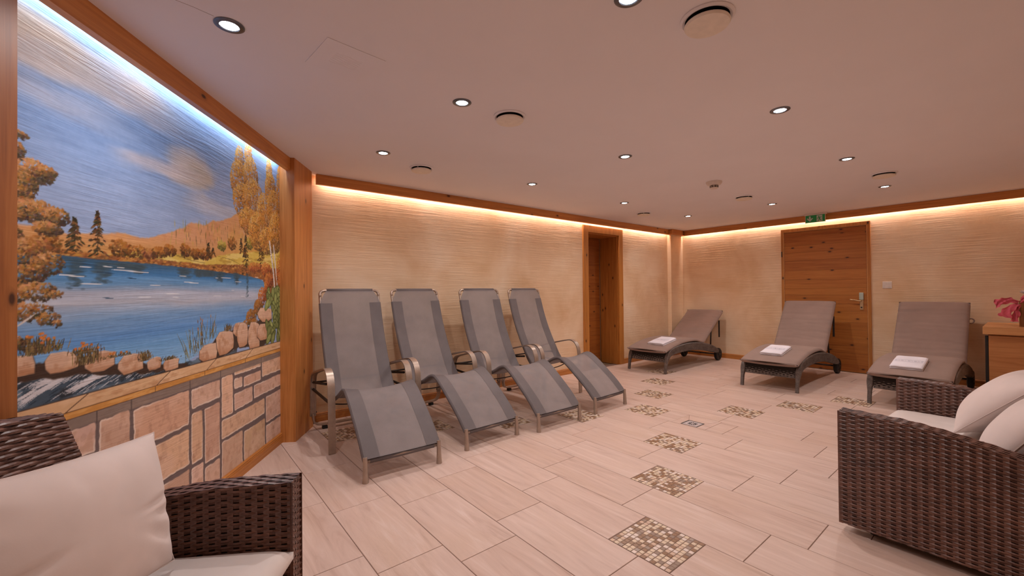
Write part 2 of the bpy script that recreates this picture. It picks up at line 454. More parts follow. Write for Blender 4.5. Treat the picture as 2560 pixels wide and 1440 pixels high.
# mosaics
NM = 13
def mosaic(r, y0, single):
    x0 = X0+r*P0; w_ = P0-.004; h_ = MS-.002
    x0 += .002; y0 += .001
    pan = obj('mosaic_panel', MB().box(0, w_, 0, h_, -.008, -.0012), 'mgrout', floor, (x0, y0, 0))
    px, py = w_/NM, h_/NM
    cells = [(i, j, RS.choice(5, p=[.30, .16, .24, .18, .12])) for i in range(NM) for j in range(NM)]
    def piece(mb, i, j):
        g = .0012; b = .0009
        a0, a1, b0, b1 = i*px+g, (i+1)*px-g, j*py+g, (j+1)*py-g
        vs = [(a0, b0, -.004), (a1, b0, -.004), (a1, b1, -.004), (a0, b1, -.004), (a0+b, b0+b, 0), (a1-b, b0+b, 0), (a1-b, b1-b, 0), (a0+b, b1-b, 0)]
        return mb.add(vs, [(4, 5, 6, 7), (0, 1, 5, 4), (1, 2, 6, 5), (2, 3, 7, 6), (3, 0, 4, 7)])
    if single:
        mes = [piece(MB(), 0, 0).mesh('mosaic_tile', m) for m in MOS]
        for i, j, c in cells:
            link('mosaic_tile', mes[c], pan, (i*px, j*py, RS.uniform(-.0006, .0002)))
    else:
        for c in range(5):
            mb = MB()
            for i, j, k in cells:
                if k == c: piece(mb, i, j)
            obj('mosaic_tiles', mb, MOS[c], pan, kind='stuff')
for r, ys in mosaics.items():
    for y in ys: mosaic(r, y, r == 3 and y < 2)

# ------------------------------------------------------------------ beams, posts, skirting, LED coves
BZ = 2.102
BO = 0.076      # beam face to wall
def beam(name, L, rot, loc, back):            # local: x along, y=0 front face, y towards the wall
    o = struct(name, MB().box(0, L, 0, .034, BZ, HC, .003), 'beam', loc=loc, rot=rot)
    obj('led_strip', MB().box(.02, L-.02, .040, .052, HC-.016, HC-.008), 'strip', o)
    return o
def cove(L, loc, rot, W, col, gap):
    ld = bpy.data.lights.new('cove_light', 'AREA'); ld.shape = 'RECTANGLE'; ld.size = L; ld.size_y = 0.02
    ld.energy = W*L; ld.color = col
    o = bpy.data.objects.new('cove_light', ld); COL.objects.link(o)
    o.location = loc; o.rotation_euler = rot
    return o
beam('trim_1', 6.79-1.0, (0, 0, 0), (1.0, YB-BO, 0), BO)
beam('trim_2', 3.945-YD, (0, 0, -math.pi/2), (XC-BO, 3.945, 0), BO)
struct('trim_3', MB().box(6.79-BO, 6.79-BO+.034, 3.945-BO, YB-BO, BZ, HC, .003).box(6.79-BO+.034, XC-BO, 3.945-BO, 3.945-BO+.034, BZ, HC, .003), 'beam')
bo = struct('trim_4', abox(MB(), -.05, 3.42, -1.315-.034, -1.315, BZ-.008, HC), 'beam', rot=AROT)
obj('led_strip', abox(MB(), .0, 3.40, -1.368, -1.356, HC-.016, HC-.008), 'strip', bo)
# posts at both ends of the mural
struct('trim_5', abox(MB(), 3.42, 3.80, -1.40, -1.285, 0, HC), 'post', rot=AROT)
struct('trim_6', abox(MB(), 1.16, 1.382, -1.40, -1.285, 0, HC), 'postshade', rot=AROT)
# cove lights (the LED tapes behind the beams)
cove(5.7, (1.0+2.9, YB-.036, HC-.024), (math.radians(12), 0, 0), STRIP_W, STRIP_COL, 0)
cove(4.3, (XC-.036, 3.9-2.15, HC-.024), (math.radians(12), 0, -math.pi/2), STRIP_W, STRIP_COL, 0)
p = A(1.72, MP+.038, HC-.026)
cove(3.3, p, (math.radians(12), 0, TA), STRIP_W*.62, STRIP_A_COL, 0)
def skirting(name, L, loc, rot):
    prof = [(0, 0), (0, .050), (.003, .052), (.003, .056), (.0, .058), (.004, .064), (.004, .068), (.001, .070), (.008, .078), (.015, .078), (.015, 0)]
    mb = MB(); mb.rings([[(x, y-.015, z) for y, z in prof] for x in (0, L)])
    return struct(name, mb, 'skirt', loc=loc, rot=rot)
skirting('baseboard_back', 4.562-1.0, (1.0, YB, 0), (0, 0, 0))
skirting('baseboard_back_right', 6.79-5.48, (5.48, YB, 0), (0, 0, 0))
skirting('baseboard_corner', .39, (6.79, 3.945, 0), (0, 0, 0))
skirting('baseboard_right', 3.945-2.36, (XC, 3.945, 0), (0, 0, -math.pi/2))
skirting('baseboard_right_near', 1.318-YD, (XC, 1.318, 0), (0, 0, -math.pi/2))
skirting('baseboard_left', 3.42-1.382, A(1.382, MP), AROT)

# ------------------------------------------------------------------ doors
# recessed door in the back wall
d2 = struct('door_2', MB().box(4.562, DX0+.004, YB-.022, YB+.01, 0, 2.085, .003).box(DX1-.004, 5.479, YB-.022, YB+.01, 0, 2.085, .003).box(DX0+.004, DX1-.004, YB-.022, YB+.01, DZ-.004, 2.085, .003), 'doorframe')
obj('reveal_lining', MB().box(DX0, DX0+.02, YB+.01, YB+.34, 0, DZ), 'doorframe', d2)
obj('reveal_lining', MB().box(DX1-.02, DX1, YB+.01, YB+.34, 0, DZ), 'doorframe', d2)
obj('reveal_lining', MB().box(DX0+.02, DX1-.02, YB+.01, YB+.34, DZ-.02, DZ), 'doorframe', d2)
leaf = obj('door_leaf', MB().box(DX0+.022, DX1-.028, YB+.345, YB+.38, .005, DZ-.022), 'void', d2)
def boards(parent, x0, x1, y, zs, mat, along):
    for k in range(len(zs)-1):
        L = x1-x0
        if along == 'x': mb = MB().box(-L/2, L/2, 0, .006, zs[k]+.0006, zs[k+1]-.0006, .0008); loc = ((x0+x1)/2, y, 0)
        else: mb = MB().box(0, .006, -L/2, L/2, zs[k]+.0006, zs[k+1]-.0006, .0008); loc = (y, (x0+x1)/2, 0)
        obj('board', mb, mat, parent, loc)
zz = [.006]
while zz[-1] < DZ-.12: zz.append(zz[-1]+random.choice((.11, .13, .145, .16)))
zz.append(DZ-.024)
boards(leaf, DX0+.024, DX1-.034, YB+.339, zz, 'doorb', 'x')
# flush pine door in the right wall
d1 = struct('door_1', MB().box(XC-.026, XC+.001, 1.319, 1.352, 0, 2.030, .002).box(XC-.026, XC+.001, 2.330, 2.361, 0, 2.030, .002).box(XC-.026, XC+.001, 1.352, 2.330, 1.985, 2.030, .002), 'doorframe')
obj('rebate_bead', MB().box(XC-.024, XC-.004, 1.352, 1.358, 0, 1.985).box(XC-.024, XC-.004, 2.324, 2.330, 0, 1.985).box(XC-.024, XC-.004, 1.358, 2.324, 1.978, 1.985), 'cabtop', d1)
leaf = obj('door_leaf', MB().box(XC-.012, XC-.003, 1.360, 2.322, .008, 1.976), 'void', d1)
zz = [.009]
while zz[-1] < 1.86: zz.append(zz[-1]+random.choice((.10, .12, .135, .15)))
zz.append(1.975)
boards(leaf, 1.361, 2.321, XC-.0185, zz, 'doorc', 'y')
h = obj('door_handle', MB().box(XC-.030, XC-.0185, 1.398, 1.437, .852, 1.012, .004), 'brass', d1)
obj('lock_housing', MB().box(XC-.046, XC-.0185, 1.395, 1.440, 0.985, 1.082, .006), 'lockgrey', h)
lv = smoothpath([(XC-.03, 1.418, .972), (XC-.075, 1.420, .972), (XC-.085, 1.440, .974), (XC-.086, 1.48, .984), (XC-.084, 1.53, .990)], 5)
obj('lever', MB().tube(lv, .007, 8), 'brass', h, smooth=True)
kc = MB().lathe([(0.0, .0), (.009, .0), (.009, .012), (.0, .012)], 12).xf(Matrix.Translation((XC-.030, 1.418, .885)) @ Matrix.Rotation(-math.pi/2, 4, 'Y'))
obj('key_cylinder', kc, 'darkmetal', h)
HINGE = obj('hinge', MB().tube([(XC-.03, 2.352, 1.62), (XC-.03, 2.352, 1.70)], .007, 8), 'darkmetal', d1)

# ------------------------------------------------------------------ mural
def paint_mural():
    s0, s1, z0, z1, st = 1.30, 3.42, 0.0, HC, 0.0033
    ns = int((s1-s0)/st)+1; nz = int((z1-z0)/st)+1
    S, Z = np.meshgrid(np.linspace(s0, s1, ns), np.linspace(z0, z1, nz))
    rs = np.random.RandomState(5)
    def noise(sc_s, sc_z, seed, octs=4, rough=.55):
        out = np.zeros_like(S); amp = 1; tot = 0
        for o in range(octs):
            r = np.random.RandomState(seed*31+o); a = sc_s*2**o; b = sc_z*2**o
            x = (S-s0)*a; y = (Z-z0)*b; xi = np.floor(x).astype(int); yi = np.floor(y).astype(int); fx = x-xi; fy = y-yi
            fx = fx*fx*(3-2*fx); fy = fy*fy*(3-2*fy)
            L = r.rand(yi.max()+2, xi.max()+2)
            v = (L[yi, xi]*(1-fx)+L[yi, xi+1]*fx)*(1-fy)+(L[yi+1, xi]*(1-fx)+L[yi+1, xi+1]*fx)*fy
            out += amp*v; tot += amp; amp *= rough
        return out/tot
    def ss(a, b, x):
        t = np.clip((x-a)/(b-a), 0, 1); return t*t*(3-2*t)
    C = np.zeros(S.shape+(3,))
    def over(al, col):
        col = np.asarray(col, float); C[:] = C*(1-al[..., None])+col*al[..., None]
    warpS = (noise(25, 25, 91, 3)-.5); warpZ = (noise(25, 25, 92, 3)-.5)
    def poly(pts, edge=.004, warp=.012):
        P = np.asarray(pts); X = S+warpS*warp; Y = Z+warpZ*warp
        ins = np.zeros(S.shape, bool); dm = np.full(S.shape, 9.0)
        bx = (X > P[:, 0].min()-.03) & (X < P[:, 0].max()+.03) & (Y > P[:, 1].min()-.03) & (Y < P[:, 1].max()+.03)
        x, y = X[bx], Y[bx]; i_ = np.zeros(x.shape, bool); d_ = np.full(x.shape, 9.0)
        for k in range(len(P)):
            a, b = P[k], P[(k+1) % len(P)]
            c = ((a[1] > y) != (b[1] > y)) & (x < (b[0]-a[0])*(y-a[1])/(b[1]-a[1]+1e-12)+a[0]); i_ ^= c
            ab = b-a; t = np.clip(((x-a[0])*ab[0]+(y-a[1])*ab[1])/(ab@ab+1e-12), 0, 1)
            d_ = np.minimum(d_, np.hypot(x-a[0]-t*ab[0], y-a[1]-t*ab[1]))
        sd = np.where(i_, d_, -d_); al = np.zeros(S.shape); al[bx] = ss(-edge, edge, sd); return al
    def dab(cs, cz, ra, rb, ang, col, al=1.0, soft=.5):
        R = max(ra, rb)*1.1
        i0 = max(0, int((cz-R-z0)/st)); i1 = min(nz, int((cz+R-z0)/st)+2); j0 = max(0, int((cs-R-s0)/st)); j1 = min(ns, int((cs+R-s0)/st)+2)
        if i1 <= i0 or j1 <= j0: return
        x = S[i0:i1, j0:j1]-cs; y = Z[i0:i1, j0:j1]-cz; ca, sa = math.cos(ang), math.sin(ang)
        d = np.hypot((x*ca+y*sa)/ra, (-x*sa+y*ca)/rb); a = (1-ss(1-soft, 1.0, d))*al
        B = C[i0:i1, j0:j1]; B[:] = B*(1-a[..., None])+np.asarray(col, float)*a[..., None]
    def stroke(pts, wd, col, al=1.0, taper=True):
        wd = max(wd, .0029); P = np.asarray(pts, float); Ls = np.hypot(*np.diff(P, axis=0).T); n = max(2, int(Ls.sum()/(wd*.6)))
        cum = np.concatenate([[0], np.cumsum(Ls)]); 
        for k in range(n+1):
            t = cum[-1]*k/n; x = np.interp(t, cum, P[:, 0]); y = np.interp(t, cum, P[:, 1])
            f = (math.sin(math.pi*k/n)*.7+.3) if taper else 1.0
            dab(x, y, wd*f, wd*f, 0, col, al, .6)
    def jit(c, v): return np.clip(np.asarray(c)+rs.normal(0, v, 3)*.5+rs.normal(0, v), 0, 255)
    # --- sky
    t = ss(1.30, 2.19, Z)
    C[:] = (148, 172, 214)
    over(ss(1.35, 1.75, Z), (136, 166, 216)); over(ss(1.5, 1.95, Z)*(1-ss(1.9, 2.9, S)), (104, 146, 208))
    n1 = noise(1.6, 3.0, 1); n2 = noise(3, 9, 2); n3 = noise(8, 60, 3, 3)
    over(ss(.50, .66, n1)*.5, (168, 180, 214))
    over((1-ss(.05, .13, abs(Z-(1.98+.05*(S-1.5))+(n1-.5)*.16)))*(1-ss(1.9, 2.5, S))*.8, (222, 212, 216))
    over((1-ss(.02, .09, abs(Z-(2.02-.06*(S-1.5))+(n2-.5)*.14)))*(1-ss(1.60, 1.90, S))*.7, (226, 184, 140))
    over((1-ss(.01, .06, abs(Z-(1.93+.02*(S-1.5))+(n2-.5)*.12)))*(1-ss(1.55, 2.1, S))*.7, (206, 186, 170))
    over((1-ss(.0, .07, abs(Z-1.84+(n2-.5)*.14)))*(1-ss(1.6, 2.1, S))*.6, (190, 186, 196))
    over((1-ss(.02, .10, np.hypot((S-2.02)/2.3, Z-2.05)+(n2-.5)*.10))*.85, (232, 212, 204))
    over((1-ss(.03, .12, np.hypot((S-2.36)/2.0, Z-1.78-.05*(S-2.3))+(n2-.5)*.14))*.9, (214, 200, 190))
    over((1-ss(.01, .07, np.hypot((S-2.42)/2.2, Z-1.76)+(n2-.5)*.12))*.75, (196, 178, 148))
    over((1-ss(.0, .05, abs(Z-(1.74+.05*(S-2.0)))+(n2-.5)*.09))*ss(1.8, 2.0, S)*(1-ss(2.3, 2.6, S))*.7, (210, 198, 200))
    over((1-ss(.0, .06, abs(Z-1.63)+(n2-.5)*.12))*ss(2.2, 2.5, S)*(1-ss(2.8, 3.0, S))*.6, (206, 202, 206))
    over(ss(2.05, 2.13, Z)*.95, (112, 172, 240))
    over(np.full(S.shape, .22), (176, 186, 214))
    C += ((n3-.5)*22)[..., None]; C += ((noise(5, 34, 4, 3)-.5)*16)[..., None]
    # --- hills
    hill = [(1.29, 1.37), (1.5, 1.371), (1.617, 1.366), (1.68, 1.364), (1.818, 1.378), (1.893, 1.394), (2.009, 1.393), (2.103, 1.409), (2.207, 1.448), (2.28, 1.47), (2.36, 1.511), (2.46, 1.52), (2.552, 1.555), (2.65, 1.575), (2.836, 1.652), (3.1, 1.72), (3.43, 1.79), (3.43, 1.28), (1.29, 1.28)]
    over(poly(hill, .006, .02), (214, 158, 116))
    hn = noise(14, 22, 6)
    h = poly(hill, .006, .03)
    over(h*ss(.45, .7, hn)*.5, (226, 166, 104)); over(h*ss(.54, .70, noise(20, 30, 7))*.28, (190, 122, 80)); over(h*ss(2.5, 3.1, S)*(1-ss(1.42, 1.62, Z))*.75, (214, 172, 80))
    over(h*ss(2.5, 3.2, S)*ss(.45, .6, noise(16, 20, 8))*.6, (208, 150, 70))
    over(h*(1-ss(1.29, 1.40, Z-(S-1.5)*.05))*.55, (196, 146, 70))
    # --- meadow and shore
    mead = [(1.80, 1.30), (1.862, 1.305), (1.949, 1.323), (2.05, 1.34), (2.207, 1.343), (2.36, 1.336), (2.493, 1.327), (2.596, 1.361), (2.72, 1.385), (2.872, 1.405), (3.43, 1.479), (3.43, 1.33), (2.507, 1.30), (2.103, 1.292)]
    m = poly(mead, .004, .008); over(m, (214, 186, 88))
    over(m*ss(.5, .65, noise(9, 26, 9)), (228, 204, 120)); over(m*ss(.54, .68, noise(12, 40, 10))*.7, (176, 140, 60))
    stroke([(2.18, 1.345), (2.36, 1.318), (2.50, 1.312)], .003, (130, 110, 60), .7); stroke([(1.95, 1.325), (2.1, 1.315), (2.2, 1.298)], .003, (140, 116, 62), .6)
    stroke([(2.596, 1.361), (2.74, 1.35), (2.86, 1.325)], .003, (132, 108, 56), .7)
    over(poly([(1.29, 1.30), (1.6, 1.305), (1.847, 1.302), (2.103, 1.304), (2.49, 1.303), (2.87, 1.330), (3.12, 1.33), (3.43, 1.33), (3.43, 1.0), (3.14, 1.10), (3.145, 1.238), (2.871, 1.262), (2.492, 1.272), (2.103, 1.280), (1.847, 1.278), (1.639, 1.282), (1.29, 1.284)], .004, .014), (150, 96, 56))
    for k in range(420):
        x = rs.uniform(1.6, 3.2); zc = np.interp(x, [1.6, 2.1, 2.5, 2.87, 3.15], [1.293, 1.292, 1.289, 1.298, 1.29]); hh = np.interp(x, [1.6, 2.5, 3.15], [.008, .014, .045])
        dab(x, zc+rs.uniform(-hh, hh), rs.uniform(.008, .02), rs.uniform(.003, .006), rs.uniform(-.2, .5), jit([(180, 116, 58), (112, 72, 42), (206, 150, 76)][rs.randint(3)], 10), .7)
    # --- water
    wat = [(1.29, 1.286), (1.579, 1.286), (1.639, 1.284), (1.847, 1.280), (2.103, 1.282), (2.492, 1.273), (2.871, 1.263), (3.10, 1.245), (3.16, 1.225), (3.18, 1.145), (3.0, .98), (2.759, .955), (2.594, .90), (2.421, .83), (2.307, .79), (2.1, .80), (1.9, .82), (1.70, .86), (1.29, .90)]
    wm = poly(wat, .003, .006)
    W = np.zeros_like(C)
    zs = [.80, .92, .98, 1.05, 1.10, 1.15, 1.19, 1.23, 1.265, 1.29]
    cs = np.array([(140, 186, 228), (120, 172, 224), (100, 150, 210), (124, 162, 206), (182, 188, 204), (176, 184, 204), (112, 156, 200), (76, 132, 186), (56, 98, 136), (52, 74, 92)], float)
    zw = Z+(noise(2, 10, 12)-.5)*.05
    for c in range(3): W[..., c] = np.interp(zw, zs, cs[:, c])
    W += ((noise(3, 70, 13, 3)-.5)*34)[..., None]
    C[:] = C*(1-wm[..., None])+W*wm[..., None]
    for x, wd, zb in ((1.70, .05, 1.165), (1.81, .055, 1.19), (2.0, .05, 1.235), (2.3, .06, 1.225), (2.42, .04, 1.232), (2.62, .05, 1.215), (2.80, .04, 1.2), (2.93, .022, 1.12), (1.95, .09, 1.25), (2.5, .10, 1.24)):
        for k in range(70):
            zz_ = rs.uniform(zb, 1.272); f = (zz_-zb)/(1.272-zb)
            dab(x+rs.normal(0, wd*.35), zz_, wd*(.25+.5*f), .006, 0, (64, 84, 96), .35)
    for k in range(20):
        x = rs.uniform(1.56, 3.05); zc = rs.choice([1.262, 1.25, 1.235, 1.218, 1.19, 1.165, 1.13])+rs.uniform(-.006, .006); L = rs.uniform(.03, .10)
        stroke([(x, zc), (x+L, zc-.002)], .0022, (222, 226, 232) if rs.rand() > .35 else (40, 66, 92), .8)
    for (x, zc, L) in ((1.64, 1.215, .10), (1.70, 1.187, .14), (1.86, 1.245, .2), (2.14, 1.148, .14), (2.3, 1.205, .12), (2.6, 1.24, .16)):
        stroke([(x, zc), (x+L, zc-.004)], .003, (230, 232, 236), .9)
    # --- far bushes, conifers
    def bush(x, zc, rx, rz, cols, n=60):
        for k in range(n):
            a, r = rs.uniform(0, 2*math.pi), math.sqrt(rs.rand())
            lit = .5+.5*r*math.sin(a)
            dab(x+rx*r*math.cos(a), zc+rz*r*math.sin(a), rs.uniform(.006, .014), rs.uniform(.004, .009), rs.uniform(-1, 1), jit(cols[min(len(cols)-1, int(lit*len(cols)+rs.normal(0, .5)) if lit*len(cols) > 0 else 0)], 9), .8)
    DK = [(84, 58, 34), (128, 82, 40), (178, 116, 52)]; RD = [(98, 62, 42), (146, 92, 54), (186, 128, 72)]; GR = [(92, 88, 44), (150, 132, 58), (198, 176, 84)]
    for x, zc, rx, rz, c in ((1.33, 1.34, .06, .05, DK), (1.60, 1.33, .05, .05, DK), (1.9, 1.335, .05, .035, DK), (1.98, 1.33, .07, .03, DK), (2.07, 1.325, .05, .022, RD), (2.13, 1.338, .05, .025, DK), (2.2, 1.355, .045, .028, DK), (2.31, 1.365, .04, .036, DK), (2.40, 1.355, .045, .028, DK), (2.64, 1.425, .045, .03, GR), (2.75, 1.450, .05, .04, DK), (2.96, 1.475, .05, .04, GR), (2.48, 1.36, .06, .03, DK), (1.55, 1.305, .06, .03, RD)):
        bush(x, zc, rx, rz, c, 120)
    for k in range(140):
        x = rs.uniform(2.2, 3.4); dab(x, 1.395+.06*(x-2.2)+rs.uniform(0, .10+.08*(x-2.2)), .004, rs.uniform(.012, .03), rs.uniform(-.1, .1), jit(GR[rs.randint(3)], 10), .5)
    def conifer(x, zb, zt, wd, cols):
        H = zt-zb; stroke([(x, zb), (x, zt)], .003, (60, 44, 32), .9)
        n = int(220*wd/.1)
        for k in range(n):
            f = rs.rand()**.8; ww = wd*(1-f)**.8*(.55+.45*abs(math.sin(f*22)))
            xx = x+rs.uniform(-1, 1)*ww; dab(xx, zb+H*f*.98-abs(xx-x)*.25, rs.uniform(.008, .016), .0045, -.5 if xx > x else .5, jit(cols[rs.randint(len(cols))], 8), .9)
    CN = [(52, 52, 34), (74, 62, 36), (100, 70, 36), (60, 44, 30), (140, 88, 42)]
    conifer(1.698, 1.30, 1.425, .05, CN); conifer(1.795, 1.298, 1.470, .05, CN); conifer(2.507, 1.35, 1.425, .03, CN); conifer(2.55, 1.36, 1.40, .025, CN)
    conifer(2.853, 1.40, 1.495, .028, CN); conifer(2.90, 1.38, 1.45, .025, CN); conifer(3.125, 1.355, 1.51, .07, CN); conifer(2.912, 1.272, 1.53, .065, CN)
    # --- right tall tree
    def foliage(blobs, cols, n, size=(.0045, .012), seedn=0):
        n = int(n*1.9)
        tot = sum(b[2]*b[3] for b in blobs)
        allp = []
        for b in blobs:
            for k in range(int(n*b[2]*b[3]/tot)):
                a, r = rs.uniform(0, 2*math.pi), rs.rand()**.5*1.12
                allp.append((b[0]+b[2]*r*math.cos(a), b[1]+b[3]*r*math.sin(a), r*math.sin(a-.6)))
        rs.shuffle(allp)
        allp = sorted(allp, key=lambda q: q[2]+rs.normal(0, .5))
        for x, zc, lit in allp:
            k = int(np.clip((lit+1)/2*len(cols)+rs.normal(0, .7), 0, len(cols)-1))
            dab(x, zc, rs.uniform(*size), rs.uniform(size[0]*.6, size[1]*.6), rs.uniform(-1.2, 1.2), jit(cols[k], 10), .85, .6)
    OR = [(104, 76, 48), (146, 100, 50), (186, 124, 52), (208, 144, 62), (224, 174, 92)]
    foliage([(2.84, 1.98, .05, .09), (2.83, 1.86, .09, .11), (2.87, 1.74, .10, .10), (2.95, 2.05, .045, .09), (2.98, 1.92, .09, .12), (3.02, 1.76, .13, .14), (2.96, 1.62, .12, .08), (3.08, 1.57, .12, .12), (3.17, 1.70, .10, .14), (3.25, 2.02, .045, .10), (3.27, 1.90, .08, .12), (3.32, 1.76, .10, .14), (3.35, 1.60, .10, .14), (3.22, 1.52, .11, .09), (3.42, 1.9, .05, .2)], OR, 8500)
    for k in range(60):
        x = rs.uniform(2.9, 3.4); zc = rs.uniform(1.5, 1.95); stroke([(x, zc), (x+rs.uniform(-.03, .03), zc+rs.uniform(.03, .08))], .002, (190, 184, 172), .6)
    stroke([(3.335, 1.15), (3.31, 1.3), (3.25, 1.52)], .014, (226, 218, 214), .95, False); stroke([(3.385, 1.15), (3.35, 1.32), (3.315, 1.5)], .011, (218, 208, 204), .95, False)
    for k in range(46):
        f = rs.rand(); x = np.interp(f, [0, 1], [3.34, 3.255]); dab(x+rs.uniform(-.012, .05*(1-f)+.01), 1.17+.33*f, .008, .0025, .2, (96, 74, 64), .8)
    RED = [(108, 60, 40), (152, 80, 44), (188, 104, 54), (206, 136, 68)]
    foliage([(3.05, 1.32, .10, .03), (3.2, 1.31, .07, .05), (3.24, 1.24, .06, .05), (3.40, 1.30, .035, .10), (3.42, 1.22, .03, .08), (3.20, 1.18, .04, .05), (3.13, 1.12, .05, .06)], RED, 1100)
    foliage([(3.08, 1.05, .06, .05), (2.98, .99, .06, .045), (3.02, .93, .05, .04), (2.93, .955, .05, .02)], [(96, 74, 42), (140, 92, 46), (176, 116, 52)], 700)
    # --- left foliage
    LF = [(70, 58, 46), (98, 76, 52), (138, 100, 58), (178, 122, 62), (200, 148, 96)]
    foliage([(1.47, 1.60, .05, .035), (1.555, 1.55, .06, .035), (1.50, 1.50, .06, .05), (1.60, 1.56, .03, .02), (1.45, 1.44, .10, .06), (1.56, 1.42, .07, .035), (1.63, 1.415, .045, .03), (1.60, 1.37, .05, .02)], LF, 1700)
    foliage([(1.42, 1.32, .09, .06), (1.52, 1.27, .08, .05), (1.60, 1.25, .055, .035), (1.40, 1.22, .08, .05), (1.52, 1.21, .07, .035), (1.45, 1.15, .08, .04), (1.57, 1.155, .06, .03), (1.62, 1.145, .03, .012), (1.42, 1.08, .08, .035), (1.54, 1.09, .07, .028), (1.60, 1.065, .04, .02), (1.63, 1.045, .015, .012), (1.44, 1.0, .09, .02), (1.36, 1.5, .05, .4)], LF, 3000)
    foliage([(1.50, 1.655, .03, .012), (1.47, .985, .07, .018)], LF, 130)
    stroke([(1.49, 1.04), (1.56, 1.085)], .005, (214, 206, 200), .8)
    # --- river
    riv = [(1.29, .915), (1.50, .905), (1.568, .895), (1.71, .889), (1.80, .845), (1.891, .845), (2.05, .82), (2.25, .79), (2.60, .82), (2.80, .82), (2.80, .772), (1.29, .772)]
    rm = poly(riv, .004, .02); over(rm, (72, 88, 104))
    over(rm*ss(.5, .62, noise(10, 30, 20)), (104, 124, 142)); over(rm*ss(.55, .7, noise(14, 40, 21))*.8, (46, 50, 56))
    over(rm*ss(.86, .90, Z+.09*(S-1.7))*.55, (50, 42, 40))
    for k in range(240):
        x = rs.uniform(1.42, 2.2); top = np.interp(x, [1.4, 1.7, 1.9, 2.2], [.90, .88, .835, .79]); zc = rs.uniform(.778, top); L = rs.uniform(.02, .06)
        stroke([(x, zc), (x+L, zc+L*.38)], .0022, (198, 200, 208) if rs.rand() < .6 else (40, 52, 66), .7)
    for pts in ([(1.5, .79), (1.56, .825), (1.64, .85), (1.70, .875)], [(1.54, .84), (1.60, .855), (1.68, .862)], [(1.70, .815), (1.78, .83), (1.86, .838)], [(1.66, .80), (1.74, .815), (1.80, .832)], [(1.50, .81), (1.56, .83)], [(2.62, .775), (2.70, .80), (2.80, .812)]):
        for k in range(14):
            o = rs.normal(0, .005, 2); stroke([(a+o[0], b+o[1]) for a, b in pts], .0028, (216, 214, 220), .6)
    # --- stones along the bank
    def stone(x0, x1, zb, zt, col=(212, 174, 148)):
        n = 9; pts = []
        cx, cz, rx, rz = (x0+x1)/2, (zb+zt)/2, (x1-x0)/2, (zt-zb)/2
        for k in range(n):
            a = 2*math.pi*k/n+rs.uniform(-.12, .12); q = (abs(math.cos(a))**5+abs(math.sin(a))**5)**(-1/5)*rs.uniform(.86, 1.03)
            pts.append((cx+rx*q*math.cos(a), cz+rz*q*math.sin(a)))
        big = [(cx+(a-cx)*1.04, cz+(b-cz)*1.05-.003) for a, b in pts]
        over(poly(big, .003, .004), (58, 44, 38))
        mm = poly(pts, .003, .004); over(mm, col)
        over(mm*ss(.5, .66, noise(18, 18, 33))*.6, (226, 190, 160)); over(mm*ss(.5, .7, noise(26, 20, 34))*.5, (176, 124, 88))
        over(mm*(1-ss(zb, zb+(zt-zb)*.45, Z))*.5, (170, 112, 72)); over(mm*ss(zb+(zt-zb)*.75, zt, Z)*.5, (232, 204, 184))
    over(poly([(1.29, .93), (1.5, .925), (1.75, .90), (1.9, .865), (2.05, .835), (2.27, .80), (2.33, .785), (2.3, .775), (2.0, .80), (1.75, .845), (1.6, .86), (1.29, .885)], .004, .02), (70, 52, 42))
    for a in ((1.30, 1.405, .89, .955), (1.415, 1.565, .885, .955), (1.582, 1.716, .872, .945), (1.738, 1.882, .848, .928), (1.886, 2.028, .812, .892), (2.046, 2.143, .800, .858), (2.146, 2.262, .776, .838)): stone(*a)
    over(poly([(2.43, .775), (2.50, .85), (2.6, .90), (2.78, .93), (2.95, .93), (3.08, .96), (3.28, .98), (3.3, .80), (3.1, .775), (2.83, .81), (2.6, .775)], .004, .02), (76, 60, 50))
    for a in ((2.755, 2.885, .878, .966), (2.423, 2.588, .768, .872), (2.575, 2.765, .788, .932), (2.80, 2.94, .80, .965), (2.93, 3.10, .755, .962), (3.065, 3.29, .94, 1.048), (3.06, 3.25, .812, .938)): stone(*a)
    def tuft(x, zc, w_, h_, n, flowers=True):
        for k in range(n):
            xx = x+rs.normal(0, w_*.5); hh = h_*rs.uniform(.4, 1); stroke([(xx, zc), (xx+rs.normal(0, .012), zc+hh)], .002, jit([(106, 88, 56), (138, 114, 72), (74, 60, 44)][rs.randint(3)], 8), .85)
        if flowers:
            for k in range(n//9): dab(x+rs.normal(0, w_*.45), zc+h_*rs.uniform(.7, 1.1), .008, .006, 0, jit((210, 124, 50), 10), .9)
    for x, zc, w_, h_, n in ((1.42, .94, .06, .05, 60), (1.56, .945, .05, .065, 90), (1.60, .95, .05, .05, 60), (1.75, .885, .05, .075, 100), (1.735, .925, .06, .03, 50), (2.04, .85, .035, .05, 70), (2.19, .83, .05, .022, 60), (2.70, .92, .045, .05, 70), (1.9, .89, .08, .02, 50)):
        tuft(x, zc, w_, h_, n, zc > .88 and x < 2)
    for k in range(46):
        x = rs.uniform(2.31, 2.58); zb_ = np.interp(x, [2.3, 2.58], [.79, .90]); h_ = rs.uniform(.05, .17); l = rs.normal(0, .03)
        stroke([(x, zb_), (x+l*.5, zb_+h_*.6), (x+l, zb_+h_)], .0022, jit([(106, 100, 60), (140, 126, 76), (84, 74, 50)][rs.randint(3)], 8), .9)
        if rs.rand() < .4: dab(x+l, zb_+h_, .004, .013, .1, jit((190, 120, 60) if x > 2.43 else (90, 56, 38), 8), .9)
